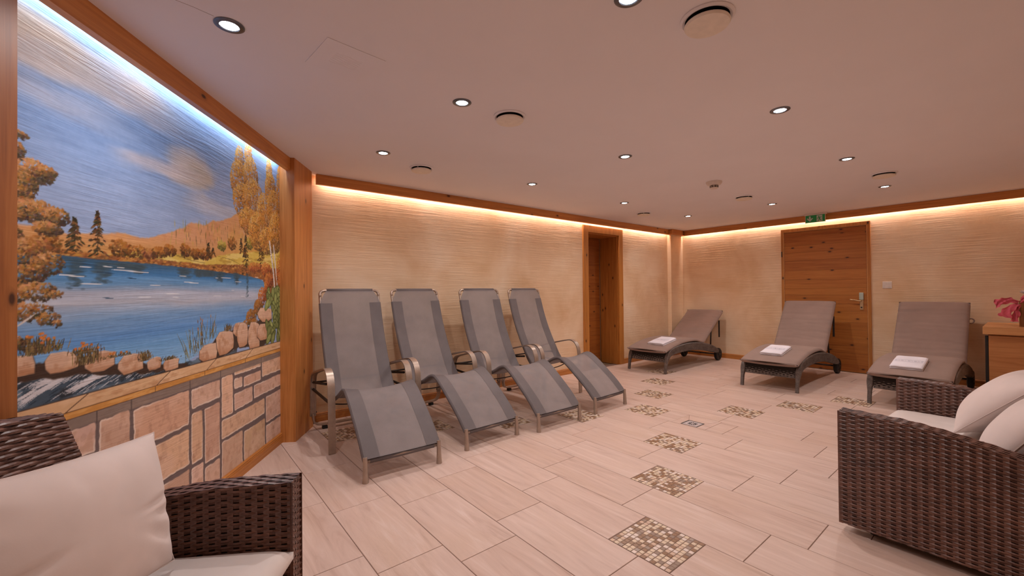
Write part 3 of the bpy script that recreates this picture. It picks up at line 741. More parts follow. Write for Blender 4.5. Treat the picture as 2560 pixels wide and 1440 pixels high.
    # --- big leaves at the right edge
    for k in range(52):
        f = 1-(k+rs.rand())/52; zc = .80+.37*f; x = rs.uniform(3.20 if f < .35 or f > .68 else 3.30, 3.44)
        g = rs.uniform(.82, 1.1); a = rs.uniform(.6, 2.5)
        dab(x, zc, .060, .030, a, (78*g, 88*g, 48*g), .95, .2); dab(x, zc, .055, .0255, a, (150*g, 160*g, 96*g), .95, .35); dab(x+.006, zc+.008, .03, .012, a, (176*g, 182*g, 118*g), .6, .6)
        stroke([(x-.045*math.cos(a), zc-.045*math.sin(a)), (x+.045*math.cos(a), zc+.045*math.sin(a))], .003, (112, 124, 68), .7)
    # --- painted parapet: ledge, lip, shadow band, rubble blocks
    ln = noise(7, 26, 40)
    def pan(z_lo, z_hi, col):
        over(ss(z_lo-.003, z_lo+.003, Z+warpZ*.004)*(1-ss(z_hi-.003, z_hi+.003, Z+warpZ*.004)), col)
    pan(.724, .776, (220, 180, 138)); lm = ss(.724, .73, Z)*(1-ss(.77, .776, Z))
    over(lm*ss(.5, .65, ln)*.6, (234, 200, 164)); over(lm*ss(.56, .72, noise(12, 40, 41))*.6, (192, 142, 102))
    for x in (1.701, 2.147, 2.527, 2.946): stroke([(x+.055, .776), (x-.02, .738), (x-.045, .724)], .0028, (112, 82, 62), .9, False)
    stroke([(1.3, .7765), (2.3, .777), (3.42, .778)], .0022, (84, 62, 50), .8, False)
    pan(.698, .726, (206, 146, 76)); over(ss(.698, .704, Z)*(1-ss(.72, .726, Z))*ss(.5, .65, noise(10, 60, 42))*.8, (226, 172, 104))
    stroke([(1.3, .725), (2.0, .726), (2.6, .727), (3.42, .725)], .0024, (116, 78, 50), .85, False); stroke([(1.3, .699), (2.2, .698), (3.42, .698)], .0028, (96, 70, 56), .85, False)
    for x in (2.100, 2.47, 2.90, 1.64): stroke([(x, .725), (x, .699)], .002, (104, 74, 52), .8, False)
    C[Z < .698] = (116, 100, 98)
    blocks = [(1.30, 1.63, .545, .652), (1.645, 1.785, .548, .656), (1.802, 1.950, .30, .658), (1.972, 2.336, .478, .654), (2.356, 2.612, .548, .650), (1.63, 1.785, .25, .53), (1.30, 1.62, .22, .53), (1.972, 2.336, .275, .455), (2.356, 2.448, .262, .522), (2.468, 2.610, .220, .522), (2.630, 2.750, .420, .655), (2.768, 3.105, .640, .672), (3.125, 3.43, .560, .668), (2.766, 2.862, .556, .618), (2.880, 3.105, .548, .612), (2.768, 2.990, .428, .530), (3.010, 3.43, .440, .528),
              (2.630, 3.160, .298, .405), (3.182, 3.43, .225, .410), (2.630, 2.860, .02, .280), (2.878, 3.164, .02, .262), (3.182, 3.43, .02, .205), (2.356, 2.454, .02, .240), (2.470, 2.610, .02, .200), (1.802, 2.09, .02, .28), (2.105, 2.336, .02, .250), (1.30, 1.78, .02, .20)]
    bn = noise(5, 6, 50); bn2 = noise(26, 26, 51)
    X = S+warpS*.010; Y = Z+warpZ*.010
    for b in blocks:
        r = .010; cx, cz, hx, hz = (b[0]+b[1])/2, (b[2]+b[3])/2, (b[1]-b[0])/2, (b[3]-b[2])/2
        dx = np.maximum(abs(X-cx)-hx+r, 0); dz = np.maximum(abs(Y-cz)-hz+r, 0); d = np.hypot(dx, dz)-r
        a = 1-ss(-.0025, .0025, d)
        base = jit([(216, 176, 146), (214, 178, 160), (222, 184, 150), (208, 168, 146)][rs.randint(4)], 4)
        over(a, base); over(a*ss(.45, .65, bn)*.5, (228, 192, 170)); over(a*ss(.55, .75, bn2)*.5, (188, 146, 120))
        over(a*ss(.60, .70, noise(30, 26, 53))*.22, (164, 122, 104))
        rim = a*(1-ss(.002, .006, abs(d+.003)))*np.maximum(ss(-.2, .6, (cx-X)/hx), ss(-.2, .6, (cz-Y)/hz)); over(rim*.7, (240, 226, 214))
    pan(.660, .698, (140, 122, 112)); over(ss(.66, .665, Z)*(1-ss(.69, .698, Z))*ss(.45, .65, noise(6, 12, 54))*.5, (164, 142, 128))
    for x in (1.79, 1.96, 2.345, 2.62, 3.115): stroke([(x, .698), (x, .655)], .005, (98, 84, 80), .8, False)
    C += ((noise(60, 60, 60, 2)-.5)*8)[..., None]
    np.clip(C, 0, 255, out=C)
    # mesh
    V = np.zeros((ns*nz, 3)); base = NA*MP
    V[:, 0] = S.ravel(); V[:, 1] = -MP; V[:, 2] = Z.ravel()
    idx = np.arange(ns*nz).reshape(nz, ns)
    Q = np.stack([idx[:-1, :-1], idx[:-1, 1:], idx[1:, 1:], idx[1:, :-1]], -1).reshape(-1, 4)
    me = bpy.data.meshes.new('mural'); me.vertices.add(len(V)); me.vertices.foreach_set('co', V.ravel())
    me.loops.add(Q.size); me.loops.foreach_set('vertex_index', Q.ravel().astype(np.int32))
    me.polygons.add(len(Q)); me.polygons.foreach_set('loop_start', (np.arange(len(Q))*4).astype(np.int32)); me.polygons.foreach_set('loop_total', np.full(len(Q), 4, np.int32))
    me.update(); me.validate()
    at = me.color_attributes.new('paint', 'FLOAT_COLOR', 'POINT')
    L = np.ones((ns*nz, 4), np.float32); L[:, :3] = lin(C.reshape(-1, 3)); at.data.foreach_set('color', L.ravel())
    t = NT('mural_paint')
    an = t.n('ShaderNodeAttribute'); an.attribute_name = 'paint'
    lnn = t.noise(t.coords('Object', (3.4, 3.4, 58)), 1.0, 4, 0.62, 0.7)
    msk = t.ramp(t.noise(t.coords('Object', (1.2, 1.2, 2.0)), 1.4, 2), [(0.35, (90, 90, 90)), (0.6, (255, 255, 255))])
    hz_ = t.n('ShaderNodeMath', operation='MULTIPLY'); t.l(lnn, hz_.inputs[0]); t.l(msk, hz_.inputs[1])
    t.bump(hz_.outputs[0], 0.4, 0.010)
    me.materials.append(t.out(an.outputs['Color'], 0.7, spec=0.25))
    o = link('mural', me, None, (0, 0, 0), AROT)
    tag(o, 'hand-painted wall mural of an autumn lake above a painted stone parapet', 'mural')
    return o
paint_mural()

# ------------------------------------------------------------------ ceiling fittings
def downlight(x, y, label, real=True):
    t = thing('downlight', label, 'ceiling light', (x, y, HC), 0, 'recessed ceiling spotlights')
    obj('trim_ring', MB().lathe([(.052, -.0005), (.052, -.003), (.046, -.006), (.034, -.006), (.031, -.002), (.031, -.0005)], 32), 'ring', t, smooth=True, auto=35)
    obj('lens', MB().lathe([(.0, -.0035), (.030, -.0035), (.030, -.0008), (.0, -.0008)], 24), 'lens', t)
    ld = bpy.data.lights.new('spot', 'SPOT'); ld.energy = SPOT_W; ld.color = SPOT_COL; ld.spot_size = math.radians(162); ld.spot_blend = 1.0; ld.shadow_soft_size = 0.02
    lo = bpy.data.objects.new('spot', ld); COL.objects.link(lo); lo.parent = t; lo.location = (0, 0, -.032)
for x, y, l in ((0.182, 1.959, 'ceiling spotlight beside the mural beam, largest at the upper left'),
                (1.280, 0.895, 'ceiling spotlight cut by the top edge, left of the largest vent'),
                (2.781, 0.912, 'large ceiling spotlight right of the room centre, far below the largest vent'),
                (4.263, 0.923, 'ceiling spotlight just above and left of the rightmost vent'),
                (5.741, 0.933, 'ceiling spotlight just below the rightmost vent, nearest the right wall beam'),
                (1.258, 1.972, 'ceiling spotlight left of the middle vent in the centre of the ceiling'),
                (2.771, 1.988, 'ceiling spotlight in the middle of the room, up left of the smoke detector'),
                (5.775, 1.996, 'small ceiling spotlight left of the green exit sign'),
                (1.244, 3.049, 'ceiling spotlight left of the vent nearest the timber post'),
                (2.753, 3.061, 'ceiling spotlight above the grey recliners, second from the post'),
                (4.230, 3.053, 'ceiling spotlight above the recessed door, beside the smallest vent'),
                (5.723, 3.055, 'smallest ceiling spotlight, nearest the far corner column')):
    downlight(x, y, l)
def vent(x, y, label, tilt=0.0):
    t = thing('air_vent', label, 'vent', (x, y, HC), random.uniform(0, 6), 'white disc valve vents in the ceiling')
    obj('collar', MB().lathe([(.098, -.0005), (.098, -.004), (.090, -.010), (.080, -.006), (.080, -.0005)], 36), 'ceiling', t, smooth=True, auto=35)
    obj('throat', MB().lathe([(.079, -.0012), (.0795, -.0022), (.0, -.0022)], 30), 'void', t)
    obj('disc', MB().lathe([(.0, -.014), (.070, -.014), (.081, -.020), (.083, -.026), (.079, -.032), (.0, -.037)], 36), 'valve', t, smooth=True, auto=30)
    obj('spindle', MB().lathe([(.006, -.014), (.006, -.0022)], 8), 'steel', t)
    obj('bracket', MB().box(-.068, -.060, -.006, .006, -.016, -.0022), 'steel', t)
for x, y, l in ((1.615, .775, 'largest white disc vent, at the top edge of the ceiling'), (1.585, 1.957, 'white disc vent in the ceiling centre, beside a bright spotlight'),
                (1.649, 3.225, 'white disc vent nearest the timber post and the grey recliners'), (5.092, .832, 'rightmost white disc vent, near the right wall'),
                (5.062, 2.035, 'white disc vent just right of the smoke detector'), (5.010, 3.305, 'smallest white disc vent, nearest the far corner')):
    vent(x, y, l)
sd = thing('smoke_detector', 'white ceiling smoke detector with slotted sensor head', 'smoke detector', (4.12, 1.93, HC))
obj('base', MB().lathe([(.072, -.0005), (.072, -.012), (.060, -.030), (.040, -.034), (.0, -.034)], 32), 'white', sd, smooth=True, auto=35)
obj('sensor_head', MB().lathe([(.036, -.034), (.036, -.062), (.030, -.068), (.0, -.068)], 24), 'white', sd, smooth=True, auto=35)
for k in range(8):
    a = k*math.pi/4
    mb = MB()
    for zq in (-.042, -.053): mb.box(.034, .0372, -.011, .011, zq-.003, zq+.003)
    obj('slot', mb.xf(Matrix.Rotation(a, 4, 'Z')), 'void', sd)
hatch = obj('access_panel', MB().box(-.13, .13, -.13, .13, -.0022, -.0004, .0008), 'ceiling', ceiling, (.62, 1.945, HC), (0, 0, .1))
mb = MB()
for k in range(7):
    pts = [(-.06+.015*j, -.045+.014*k+.004*math.sin(j*1.3+k), -.0024) for j in range(9)]
    mb.tube(pts, .0007, 5)
obj('plaster_scratches', mb, 'ceiling', hatch)
obj('ceiling_crack', MB().tube([(.0, 1.905, HC-.0002), (.07, 1.915, HC-.0002), (.13, 1.93, HC-.0002)], .0006, 5), 'grout', ceiling)
# emergency exit sign
ex = thing('exit_sign', 'green emergency exit sign with down arrow and running figure above the flush door', 'sign', (7.0, 1.880, HC))
obj('housing', MB().box(-.022, .022, -.135, .125, -.022, -.0005, .003), 'white', ex)
obj('plate', MB().box(-.004, .004, -.114, .114, -.124, -.022, .001), 'green', ex)
obj('edge_rail', MB().box(-.006, .006, -.118, -.114, -.126, -.02), 'white', ex)
obj('edge_rail', MB().box(-.006, .006, .114, .118, -.126, -.02), 'white', ex)
def flat(polys, parent, name, mat, x=-.0052, th=.001):
    mb = MB()
    for pl in polys:
        n = len(pl); vs = [(x, -a, b) for a, b in pl]+[(x+th, -a, b) for a, b in pl]
        mb.add(vs, [tuple(range(n)), tuple(range(n, 2*n))[::-1]]+[(i, (i+1) % n, n+(i+1) % n, n+i) for i in range(n)])
    return obj(name, mb, mat, parent)
c = -.062
flat([[(c-.010, -.034), (c+.010, -.034), (c+.010, -.080), (c-.010, -.080)],
      [(c-.038, -.066), (c-.026, -.058), (c, -.086), (c, -.110)], [(c+.038, -.066), (c+.026, -.058), (c, -.086), (c, -.110)]], ex, 'arrow_symbol', 'signwhite')
flat([[(.018, -.028), (.084, -.028), (.084, -.118), (.018, -.118)]], ex, 'doorway_symbol', 'signwhite')
def limb(pts, wd):
    out = []
    for (a, b), (c_, d) in zip(pts[:-1], pts[1:]):
        L = math.hypot(c_-a, d-b); nx, ny = -(d-b)/L*wd, (c_-a)/L*wd
        out.append([(a+nx, b+ny), (c_+nx, d+ny), (c_-nx, d-ny), (a-nx, b-ny)])
    return out
run = limb([(.047, -.058), (.051, -.084)], .007)+limb([(.046, -.058), (.032, -.064), (.026, -.078)], .0035)+limb([(.048, -.058), (.064, -.062), (.074, -.054)], .0035)+limb([(.051, -.084), (.066, -.092), (.066, -.104), (.078, -.104)], .004)+limb([(.050, -.084), (.044, -.100), (.028, -.112)], .004)
run.append([(.044+.0075*math.cos(a), -.046+.0075*math.sin(a)) for a in np.arange(12)*math.pi/6])
flat(run, ex, 'running_figure_symbol', 'green', -.0066)
# light switch
sw = thing('light_switch', 'white double light switch plate beside the flush pine door', 'switch', (XC, 1.160, 1.180))
obj('plate', MB().box(-.010, -.0002, -.046, .046, -.045, .045, .003), 'white', sw)
obj('blank_insert', MB().box(-.0125, -.009, .003, .040, -.034, .034, .001), 'white', sw)
obj('rocker', MB().box(-.0145, -.009, -.019, -.001, -.032, .032, .001), 'white', sw)
obj('rocker', MB().box(-.0145, -.009, -.039, -.021, -.032, .032, .001), 'white', sw)

# floor drain
dr = thing('floor_drain', 'square steel floor drain let into the tiles', 'drain', (DRAIN[0], DRAIN[1], 0))
obj('frame', MB().box(-.070, .070, -.070, -.064, -.0022, .0010).box(-.070, .070, .064, .070, -.0022, .0010).box(-.070, -.064, -.064, .064, -.0022, .0010).box(.064, .070, -.064, .064, -.0022, .0010), 'darkmetal', dr)
obj('grate', MB().box(-.062, .062, -.062, .062, -.0024, -.0006), 'steel', dr)
mb = MB()
for q in range(4):
    for k in (-1, 0, 1):
        ca, sa = math.cos(q*math.pi/2), math.sin(q*math.pi/2)
        pl = []
        for a, b in ((.012, k*.014-.0035), (.012+.03-abs(k)*.008, k*.014-.0035), (.012+.03-abs(k)*.008, k*.014+.0035), (.012, k*.014+.0035)): pl.append((a*ca-b*sa, a*sa+b*ca))
        mb.prism(pl, -.0008, .0002)
obj('slots', mb, 'void', dr, rot=(0, 0, math.radians(45)))

# ------------------------------------------------------------------ grey sling recliners
PROF = smoothpath([(.010, .128), (.10, .222), (.22, .322), (.33, .408), (.405, .455), (.455, .468), (.515, .452), (.60, .408), (.71, .362), (.80, .340), (.87, .395), (.935, .500), (1.0, .615), (1.065, .745), (1.12, .880), (1.160, 1.000), (1.190, 1.100), (1.205, 1.157)], 4)
def make_recliner(label, loc, rot):
    t = thing('recliner', label, 'lounge chair', loc, rot, 'grey mesh recliners along the back wall')
    W = .243; n = len(PROF)
    # tubular frame : down one side, across the top, down the other
    side = [(-W, y, z) for y, z in PROF[:-3]]
    top = smoothpath([(-W, PROF[-4][0], PROF[-4][1]), (-W+.004, PROF[-2][0], PROF[-2][1]), (-W+.045, PROF[-1][0]+.002, PROF[-1][1]+.006), (0, PROF[-1][0]+.002, PROF[-1][1]+.007), (W-.045, PROF[-1][0]+.002, PROF[-1][1]+.006), (W-.004, PROF[-2][0], PROF[-2][1]), (W, PROF[-4][0], PROF[-4][1])], 5)
    path = side+[tuple(p) for p in top]+[(W, y, z) for y, z in PROF[:-3][::-1]]
    path = [(-W, .002, .10)]+path+[(W, .002, .10)]
    obj('frame', MB().tube(path, .0125, 8), 'champagne', t, smooth=True)
    for s in (-1, 1):
        l_ = obj('leg', MB().tube([(s*W, .004, .150), (s*W, .0, .09), (s*W, -.002, .03), (s*W, -.002, .0)], [.013, .0145, .017, .019], 10), 'champagne', t, smooth=True, auto=40)
    obj('front_bar', MB().tube([(-W, .012, .122), (0, .020, .118), (W, .012, .122)], .012, 8), 'champagne', t, smooth=True)
    # sling
    m = 17; us = np.linspace(-1, 1, m); G = np.zeros((n, m, 3))
    for i, (y, z) in enumerate(PROF):
        a = PROF[max(i-1, 0)]; b = PROF[min(i+1, n-1)]; d = np.array([b[0]-a[0], b[1]-a[1]]); d /= np.linalg.norm(d); nn = np.array([-d[1], d[0]])
        if nn[1] < 0 and y < .8: nn = -nn
        hw = W+.004
        if i > n-7: hw = W+.004-(.050)*max(0, (i-(n-7))/6)
        sag = .020*math.sin(math.pi*min(1, max(0, i/(n-1)))); sag += .012*math.exp(-((y-.455)/.10)**2)
        off = .0135-sag*(1-us**2)
        G[i, :, 0] = us*hw; G[i, :, 1] = y+nn[0]*off; G[i, :, 2] = z+nn[1]*off
    obj('sling', MB().grid(G), 'sling', t, smooth=True)
    for s in (0, 1):
        j = slice(0, 4) if s == 0 else slice(m-4, m)
        H = G[:n-6, j].copy()
        # hem wraps the tube
        for i in range(H.shape[0]):
            a = PROF[max(i-1, 0)]; b = PROF[min(i+1, n-1)]; d = np.array([b[0]-a[0], b[1]-a[1]]); d /= np.linalg.norm(d); nn = np.array([-d[1], d[0]])
            H[i, :, 1] += nn[0]*.0016; H[i, :, 2] += nn[1]*.0016
        e = (0 if s == 0 else -1); sg = -1 if s == 0 else 1
        wrap = []
        for i in range(H.shape[0]):
            y, z = PROF[i]; a = PROF[max(i-1, 0)]; b = PROF[min(i+1, n-1)]; d = np.array([b[0]-a[0], b[1]-a[1]]); d /= np.linalg.norm(d); nn = np.array([-d[1], d[0]])
            row = []
            for an in (80, 40, 0, -45, -90):
                r = .0150; row.append((sg*(W+r*math.cos(math.radians(an))*1.0), y+nn[0]*r*math.sin(math.radians(an)), z+nn[1]*r*math.sin(math.radians(an))))
            wrap.append(row)
        obj('side_hem', MB().grid(H).grid(np.array(wrap)), 'hem', t, smooth=True)
    y, z = PROF[-1]
    obj('top_sleeve', MB().tube([(-W+.052, y+.002, z+.006), (0, y+.002, z+.0075), (W-.052, y+.002, z+.006)], .0165, 10), 'hem', t, smooth=True)
    obj('bottom_sleeve', MB().tube([(-W+.03, .016, .122), (0, .024, .116), (W-.03, .016, .122)], .0160, 10), 'hem', t, smooth=True)
    # ribbed arm loops
    for s in (-1, 1):
        x = s*.292
        arm = smoothpath([(x, .600, .004), (x, .606, .22), (x, .615, .42), (x, .628, .50), (x, .660, .555), (x, .715, .583), (x, .78, .580), (x, .92, .550), (x, 1.08, .512), (x, 1.17, .487), (x, 1.215, .452), (x, 1.232, .40), (x, 1.243, .25), (x, 1.250, .12)], 4)
        obj('armrest', MB().band(arm, (-1, 0, 0), .050, .016), 'champagne', t, smooth=True, auto=35)
        obj('brace', MB().tube([(x, 1.232, .402), (s*.256, .93, .435)], .010, 8), 'darkmetal', t, smooth=True)
        obj('brace', MB().tube([(x, 1.240, .345), (s*.262, .80, .315), (s*.285, .625, .30)], .011, 8), 'darkmetal', t, smooth=True)
        obj('bolt', MB().lathe([(.006, -.004), (.006, .003), (0, .003)], 8).xf(Matrix.Translation((x-s*.0255, 1.247, .15)) @ Matrix.Rotation(math.pi/2, 4, 'Y')), 'black', t)
        obj('bolt', MB().lathe([(.006, -.004), (.006, .003), (0, .003)], 8).xf(Matrix.Translation((x-s*.0255, 1.238, .33)) @ Matrix.Rotation(math.pi/2, 4, 'Y')), 'black', t)
        obj('foot_pad', MB().box(s*.20-.02, s*.20+.02, 1.232, 1.272, .0, .026, .003), 'black', t)
    lo = [(-.292, 1.250, .14), (-.290, 1.251, .10), (-.275, 1.252, .060), (-.235, 1.252, .042), (-.12, 1.252, .038), (.12, 1.252, .038), (.235, 1.252, .042), (.275, 1.252, .060), (.290, 1.251, .10), (.292, 1.250, .14)]
    obj('rear_bar', MB().band(smoothpath(lo, 5), (0, 1, 0), .048, .016), 'champagne', t, smooth=True, auto=35)
    obj('under_rod', MB().tube(smoothpath([(-.27, .80, .312), (-.15, .79, .292), (0, .785, .286), (.15, .79, .292), (.27, .80, .312)], 5), .005, 6), 'darkmetal', t, smooth=True)
    obj('back_strut', MB().tube([(-.29, 1.238, .40), (.29, 1.238, .40)], .008, 8), 'darkmetal', t, smooth=True)
    return t
REC = [((1.150, 2.517), -2.9, 'grey mesh recliner nearest the timber post and mural'), ((1.900, 2.585), 2.3, 'second grey mesh recliner from the timber post'),
       ((2.558, 2.522), -0.5, 'third grey mesh recliner from the timber post'), ((3.303, 2.570), 3.0, 'grey mesh recliner closest to the recessed wooden doorway')]
r0 = None
for (x, y), a, lab in REC:
    if r0 is None: r0 = make_recliner(lab, (x, y, 0), math.radians(a))
    else:
        c = copy_tree(r0); c.location = (x, y, 0); c.rotation_euler = (0, 0, math.radians(a)); c['label'] = lab

# ------------------------------------------------------------------ woven panels
def weave(mb, O, du, dv, nn, ulen, vlen, pitch=.0098, stake=.034, amp=.0030, hfun=None, uoff=0.0):
    O, du, dv, nn = (np.asarray(q, float) for q in (O, du, dv, nn))
    ns_ = max(1, int(round(vlen/pitch))); pt = vlen/ns_
    nu = max(2, int(ulen/stake*4)); uu = np.linspace(0, ulen, nu+1)
    hs = np.array([hfun(u) if hfun else 1.0 for u in uu])
    for i in range(ns_):
        ph = math.pi*(i % 2)
        d = amp*np.cos(math.pi*(uu+uoff)/stake+ph)
        rows_ = []
        for k, (vo, no) in enumerate(((-.47, -.0012), (0.0, .0016), (.47, -.0012))):
            v = (i+.5+vo)*pt*hs
            rows_.append(O+np.outer(uu, du)+np.outer(v, dv)+np.outer(d+no, nn))
        mb.grid(np.stack(rows_, 1))
    k = stake/2
    st_ = []
    u = stake/2-(uoff % stake)
    while u < ulen:
        if u > .004:
            h_ = hfun(u) if hfun else 1.0
            for sg in (-.35, .35):
                a = O+du*(u-.0045+sg*.011); b = O+du*(u+.0045+sg*.011)
                mb.add([a, b, b+dv*vlen*h_, a+dv*vlen*h_], [(0, 1, 2, 3)])
        u += stake
    return mb

# ------------------------------------------------------------------ wicker loungers
ARC = smoothpath([(0, .0, .034), (.010, .07, .037), (.026, .14, .044), (.050, .205, .056), (.095, .255, .076), (.18, .287, .096), (.30, .302, .105), (.50, .314, .112), (.70, .314, .114), (.90, .300, .114), (1.10, .276, .114), (1.30, .238, .112), (1.45, .202, .104), (1.56, .172, .080), (1.63, .150, .05)], 10)
def make_lounger(label, loc, rot, pitch, hinge=1.10, blen=.80, headknob=False):
    t = thing('wicker_lounger', label, 'sun lounger', loc, rot, 'wicker loungers with taupe cushions')
    Wd = .62
    def rail(y0):
        rings = []; n = len(ARC)
        cum = np.concatenate([[0], np.cumsum(np.hypot(*np.diff(ARC[:, :2], axis=0).T))])
        ss_ = np.arange(0, cum[-1], .0045)
        X = np.interp(ss_, cum, ARC[:, 0]); Zc = np.interp(ss_, cum, ARC[:, 1]); Tt = np.interp(ss_, cum, ARC[:, 2])
        for i in range(len(ss_)):
            a, b = max(i-1, 0), min(i+1, len(ss_)-1); d = np.array([X[b]-X[a], Zc[b]-Zc[a]]); d /= np.linalg.norm(d)+1e-9; nn = np.array([-d[1], d[0]])
            g = 0.0 if i % 2 == 0 else -.0022
            h = Tt[i]/2+g; w_ = min(.027, .017+.012*max(0, (Zc[i]-.12)/.1) if X[i] < .1 else .027)+g
            pts = []
            for (a_, b_) in ((-1, -.8), (-.75, -1), (.75, -1), (1, -.8), (1, .8), (.75, 1), (-.75, 1), (-1, .8)):
                pts.append((X[i]+nn[0]*h*b_, y0+a_*w_, max(0.0, Zc[i]+nn[1]*h*b_)))
            rings.append(pts)
        return MB().rings(rings)
    for y0 in (.027, Wd-.027): obj('side_rail', rail(y0), 'wick', t)
    ap = MB(); weave(ap, (.030, .055, .150), (0, 1, 0), (.10, 0, 1), (-1, 0, .1), Wd-.11, .125, .0115, .036, .003)
    fa = obj('front_apron', MB().box(.034, .052, .054, Wd-.054, .150, .285), 'wickcore', t)
    obj('weave', ap, 'wick', fa, kind='stuff')
    # deck under the seat cushion
    dk = []
    for u in np.linspace(.06, hinge, 14):
        z = np.interp(u, ARC[:, 0], ARC[:, 1])+.028; dk.append([(u, .054, z-.02), (u, Wd-.054, z-.02), (u, Wd-.054, z), (u, .054, z)])
    obj('seat_deck', MB().rings(dk), 'wick', t)
    ca, sa = math.cos(pitch), math.sin(pitch)
    hz = np.interp(hinge, ARC[:, 0], ARC[:, 1])+.052
    bf = MB()
    L = blen-.03
    q = []
    for r_ in (0.02, L): q.append([(hinge+ca*r_+sa*.022, .05, hz+sa*r_-ca*.022), (hinge+ca*r_+sa*.022, Wd-.05, hz+sa*r_-ca*.022), (hinge+ca*r_, Wd-.05, hz+sa*r_), (hinge+ca*r_, .05, hz+sa*r_)])
    bf.rings(q)
    obj('back_frame', bf, 'wick', t)
    m_ = .55*blen; bx, bz = hinge+ca*m_+sa*.03, hz+sa*m_-ca*.03
    for y0 in (.075, Wd-.075):
        obj('back_support', MB().tube([(bx, y0, bz), (min(hinge+.42, 1.50), y0, np.interp(min(hinge+.42, 1.5), ARC[:, 0], ARC[:, 1])+.01)], .011, 8), 'darkmetal', t, smooth=True)
    obj('axle', MB().tube([(1.635, .03, .100), (1.635, Wd-.03, .100)], .010, 8), 'darkmetal', t, smooth=True)
    obj('stretcher', MB().tube([(.62, .31, .262), (1.1, .31, .19), (1.63, .31, .105)], .009, 8), 'darkmetal', t, smooth=True)
    for y0 in (.027, Wd-.027):
        wl_ = MB().lathe([(.0, -.020), (.050, -.020), (.060, -.024), (.088, -.026), (.098, -.018), (.100, 0), (.098, .018), (.088, .026), (.060, .024), (.050, .020), (.0, .020)], 32).xf(Matrix.Translation((1.655, y0, .100)) @ Matrix.Rotation(math.pi/2, 4, 'X'))
        wo = obj('wheel', wl_, 'black', t, smooth=True, auto=35)
        hb = MB().lathe([(.0, -.030), (.016, -.030), (.020, -.020), (.020, .020), (.016, .030), (.0, .030)], 14).xf(Matrix.Translation((1.655, y0, .100)) @ Matrix.Rotation(math.pi/2, 4, 'X'))
        for k in range(5):
            a = k*2*math.pi/5
            for sg in (-1, 1):
                hb.tube([(1.655+.018*math.cos(a), y0+sg*.021, .1+.018*math.sin(a)), (1.655+.060*math.cos(a), y0+sg*.024, .1+.060*math.sin(a))], .006, 6)
        obj('hub', hb, 'darkmetal', wo, smooth=True)
    # cushion : one padded strip bent at the hinge
    hz2 = hz+.050
    seat = [(-.025, .318), (.06, .345), (.20, .376), (.35, .402), (.50, .419), (.70, .425), (.90, .416), (hinge-.06, hz2+.004)]
    back = [(hinge+ca*r_-sa*.052*0+.0, hz2+sa*r_) for r_ in (.07, .2, .35, .5, .65, blen)]
    pts = smoothpath(seat+[(hinge+.005, hz2)]+back, 6)
    n = len(pts); cum = np.concatenate([[0], np.cumsum(np.hypot(*np.diff(pts, axis=0).T))]); Lt = cum[-1]
    N = 110; s_ = np.linspace(0, Lt, N); X = np.interp(s_, cum, pts[:, 0]); Zt = np.interp(s_, cum, pts[:, 1])
    rr = np.random.RandomState(int(abs(loc[1])*100)+3)
    sh = cum[np.argmin(abs(pts[:, 0]-hinge))]
    wr = [(rr.uniform(sh+.05, Lt-.06), rr.uniform(.004, .010), rr.uniform(-.06, .06), rr.uniform(.004, .010), rr.choice([0, 1, 1, 2])) for k in range(17)]
    ny = 25; ys = np.linspace(-1, 1, ny); hw = Wd/2-.012
    top = np.zeros((N, ny, 3)); bot = np.zeros((N, ny, 3))
    for i in range(N):
        a, b = max(i-1, 0), min(i+1, N-1); d = np.array([X[b]-X[a], Zt[b]-Zt[a]]); d /= np.linalg.norm(d); nn = np.array([-d[1], d[0]])
        endr = min(1, s_[i]/.03, (Lt-s_[i])/.02+0.0); th = .052*(.35+.65*math.sqrt(max(0, 1-(1-min(1, max(0, endr)))**2)))
        for j, yv in enumerate(ys):
            e = 1-abs(yv)**12; e2 = math.sqrt(max(0, e))
            f = 0
            if s_[i] > sh:
                for (c_, wd, sl, am, typ) in wr:
                    m2 = 1.0 if typ == 0 else (min(1, max(0, (-yv+.55)*1.2)) if typ == 1 else min(1, max(0, (yv+.2))))
                    f += -am*m2*math.exp(-((s_[i]-c_-sl*(yv)*.25-.006*math.sin(yv*6+c_*40))/wd)**2)
            bulge = .004*(1-yv**2)
            bow = 0.0
            u_front = -.055*(1-yv**2)*max(0, 1-s_[i]/.30) if s_[i] < .30 else 0
            yy = Wd/2+yv*hw+ (0.0)
            tp = (X[i]+u_front+nn[0]*(f+bulge-(1-e2)*.024), yy, Zt[i]+nn[1]*(f+bulge-(1-e2)*.024))
            bt = (X[i]+u_front-nn[0]*(th-(1-e2)*.012), yy, Zt[i]-nn[1]*(th-(1-e2)*.012))
            top[i, j] = tp; bot[i, j] = bt
    mb = MB()
    ringsC = [np.concatenate([top[i], bot[i][::-1]]) for i in range(N)]
    mb.rings(ringsC)
    cu = obj('cushion', mb, 'taupe', t, smooth=True)
    # cushion ties hanging from the back
    tx, tz = hinge+ca*(blen-.18)+sa*.03, hz+sa*(blen-.18)-ca*.03
    if headknob:
        obj('tie_loop', MB().tube(smoothpath([(tx, .03, tz+.02), (tx+.02, .0, tz+.03), (tx+.03, -.018, tz+.01), (tx+.02, -.004, tz-.02), (tx, .03, tz-.02)], 5), .007, 8), 'taupe', t, smooth=True)
    else:
        obj('tie_strap', MB().box(tx+.02, tx+.026, .012, .034, tz-.26, tz+.01, .001), 'darkmetal', t)
    return t
make_lounger('wicker lounger in the far corner, its taupe backrest reclined lowest', (5.216, 3.108, 0), math.radians(2.0), math.radians(32.5), 1.14, .80)
make_lounger('wicker lounger with taupe cushion standing before the flush pine door', (5.320, 1.592, 0), math.radians(1.1), math.radians(51), 1.08, .76)
